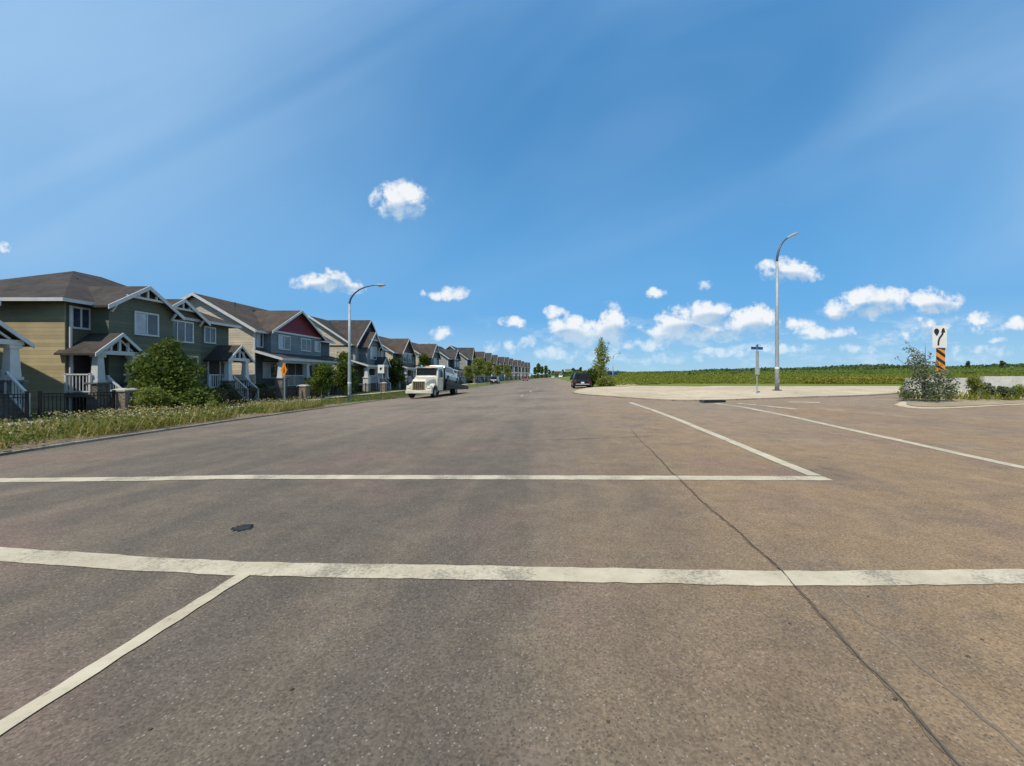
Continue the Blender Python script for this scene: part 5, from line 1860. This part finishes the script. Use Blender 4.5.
# thin high veil in long streaks
rot0 = nt.new('ShaderNodeMapping', vector_type='POINT')
rot0.inputs['Rotation'].default_value = (0, 0, math.radians(-27))
nt.link(P2, rot0.inputs['Vector'])
rot = nt.new('ShaderNodeMapping', vector_type='POINT')
rot.inputs['Scale'].default_value = (0.5, 1.7, 1.0)
rot.inputs['Location'].default_value = (0.35, 0.2, 0)
nt.link(rot0.outputs[0], rot.inputs['Vector'])
veil = nt.noise(rot.outputs[0], 1.35, 3.0, 0.42, 0.9)
veil2 = nt.noise(P2, 0.9, 3.0, 0.5, 0.2)
vf = nt.math('ADD', nt.math('MULTIPLY', veil, 0.65), nt.math('MULTIPLY', veil2, 0.35))
vf = nt.remap(vf, 0.36, 0.64, 0.02, 0.4)
left = nt.remap(nt.math('ADD', nt.math('MULTIPLY', u, -0.75), nt.math('MULTIPLY', v, 0.75)), 0.6, 1.6, 0.0, 0.6)
right = nt.remap(nt.math('ADD', u, nt.math('MULTIPLY', v, 0.2)), 0.75, 1.45, 0.0, 0.2)
vf = nt.math('ADD', vf, nt.math('ADD', left, right))
vf = nt.math('MULTIPLY', vf, nt.remap(v, 0.08, 0.35, 0.35, 1.0))
veilc = tuple(k / SKY_K for k in (0.34, 0.56, 0.84))
skyc = nt.mix(vf, skyc, veilc)

# fair-weather clouds: (px, py, half width, half height, weight)
CL = [(401, 200, 25, 17, 1.0), (411, 209, 14, 8, .9), (322, 282, 30, 8.5, .95), (333, 278, 13, 8, .9), (350, 287, 14, 6, .7), (454, 292, 14, 7, .9), (437, 294, 8, 4, .5), (421, 292, 4, 4, .5), (441, 333, 12, 6, .95),
      (511, 323, 12, 6, .95), (556, 312, 11, 5.5, .9), (567, 327, 17, 11, 1.0), (580, 334, 30, 12, 1.0), (612, 323, 18, 17, 1.05), (600, 332, 26, 12, 1.0), (556, 353, 28, 6.5, .8), (528, 344, 9, 7, .7), (512, 347, 6, 8, .4),
      (655, 295, 11, 5, .8), (704, 284, 8, 4, .6), (708, 311, 20, 11, 1.0), (684, 321, 28, 13, 1.0), (670, 331, 24, 11, 1.0), (755, 320, 22, 15, 1.05), (730, 328, 36, 11, 1.0), (700, 335, 45, 8, .8), (655, 345, 20, 5, .7), (725, 354, 26, 4.5, .55),
      (786, 270, 26, 9.5, 1.0), (806, 276, 16, 6, .8), (876, 299, 31, 12, 1.05), (866, 308, 36, 8, .8), (842, 313, 22, 8, .8), (935, 301, 25, 11.5, 1.05), (798, 323, 13, 6, .75), (826, 331, 30, 6, .85), (930, 326, 18, 8, .75), (917, 334, 14, 6, .6),
      (979, 318, 18, 6.5, .8), (985, 330, 28, 5, .4), (1024, 323, 14, 7, .8), (1001, 340, 11, 3, .5), (600, 357, 50, 5, .5), (680, 357, 60, 5, .4), (860, 350, 55, 5, .4), (780, 348, 40, 5, .45), (960, 352, 70, 6, .3), (5, 248, 10, 4, .6), (620, 345, 30, 6, .55), (1090, 290, 40, 12, 1.0), (-60, 230, 40, 14, 1.0), (395, 356, 30, 4, .4), (490, 348, 10, 8, .4)]
n1 = nt.noise(P2, 22.0, 7.0, 0.62, 0.25)
n2 = nt.noise(P2, 52.0, 4.0, 0.6)
warpn = nt.new('ShaderNodeTexNoise')
warpn.inputs['Scale'].default_value = 11.0
warpn.inputs['Detail'].default_value = 3.0
nt.link(P2, warpn.inputs['Vector'])
wv = nt.vmath('SUBTRACT', warpn.outputs['Color'], (0.5, 0.5, 0.5))
Pw = nt.vmath('ADD', P2, nt.vmath('MULTIPLY', wv, (0.05, 0.035, 0.0)))
mask = None
low = None
for px, py, rw, rh, wt in CL:
    d = nt.vmath('MULTIPLY', nt.vmath('SUBTRACT', Pw, (cu(px), cv(py), 0)), (F / (rw * 1.3), F / (rh * 1.36), 0))
    f = nt.math('MULTIPLY_ADD', nt.vmath('DOT_PRODUCT', d, d), -wt, wt)
    mask = f if mask is None else nt.math('MAXIMUM', mask, f)
    if rh >= 8:
        d2 = nt.vmath('MULTIPLY', nt.vmath('SUBTRACT', P2, (cu(px + rw * 0.15), cv(py + rh * 0.85), 0)), (F / (rw * 1.0), F / (rh * 0.75), 0))
        f2 = nt.math('MULTIPLY_ADD', nt.vmath('DOT_PRODUCT', d2, d2), -1.0, 1.0)
        low = f2 if low is None else nt.math('MAXIMUM', low, f2)
rag = nt.math('ADD', nt.math('MULTIPLY', nt.math('SUBTRACT', n1, 0.5), 3.0), nt.math('MULTIPLY', nt.math('SUBTRACT', n2, 0.5), 0.8))
dens = nt.math('ADD', mask, nt.math('MULTIPLY', rag, nt.remap(mask, -1.0, 0.4, 0.0, 1.0)))
cover = nt.remap(dens, 0.08, 0.95)
mp2 = nt.new('ShaderNodeMapping')
mp2.inputs['Scale'].default_value = (1.0, 2.6, 1.0)
nt.link(P2, mp2.inputs['Vector'])
brk = nt.noise(mp2.outputs[0], 6.5, 7.0, 0.62, 0.15)
band = nt.math('MULTIPLY', nt.math('MULTIPLY', nt.remap(v, 0.0, 0.035), nt.remap(v, 0.17, 0.09)), nt.remap(u, -0.35, 0.1))
thin = nt.math('MULTIPLY', nt.math('MULTIPLY', nt.remap(brk, 0.5, 0.66), band), 0.62)
cover = nt.math('MULTIPLY', nt.math('MAXIMUM', cover, thin), 0.95)
shade = nt.math('ADD', nt.math('MULTIPLY', nt.remap(low, -0.35, 0.7), 1.0), nt.math('MULTIPLY', nt.math('SUBTRACT', 0.5, n1), 1.3), None, True)
white = tuple(k / SKY_K for k in (0.93, 0.95, 0.97))
grey = tuple(k / SKY_K for k in (0.42, 0.58, 0.76))
cc = nt.mix(shade, white, grey)
hazec = nt.mix(nt.remap(v, 0.03, 0.14), tuple(k / SKY_K for k in (0.60, 0.78, 0.93)), cc)
final = nt.mix(cover, skyc, hazec)
nt.link(final, bg.inputs['Color'])

cam = bpy.data.cameras.new('camera')
cam.sensor_fit = 'HORIZONTAL'
cam.sensor_width = 36.0
cam.lens = F / 1024 * 36.0
cam.shift_x = (512 - CX) / 1024
cam.shift_y = (CY - 383) / 1024
cam.clip_start = 0.05
cam.clip_end = 8000
co = bpy.data.objects.new('camera', cam)
co.location = (0, 0, CAMZ)
co.rotation_euler = (PI / 2, 0, 0)
C.objects.link(co)
sc = bpy.context.scene
sc.camera = co
sc.view_settings.view_transform = 'Standard'
sc.view_settings.look = 'None'
sc.view_settings.exposure = 0.0
sc.view_settings.gamma = 1.0
sc.view_settings.use_curve_mapping = False
sc.cycles.use_denoising = True
sc.cycles.max_bounces = 6
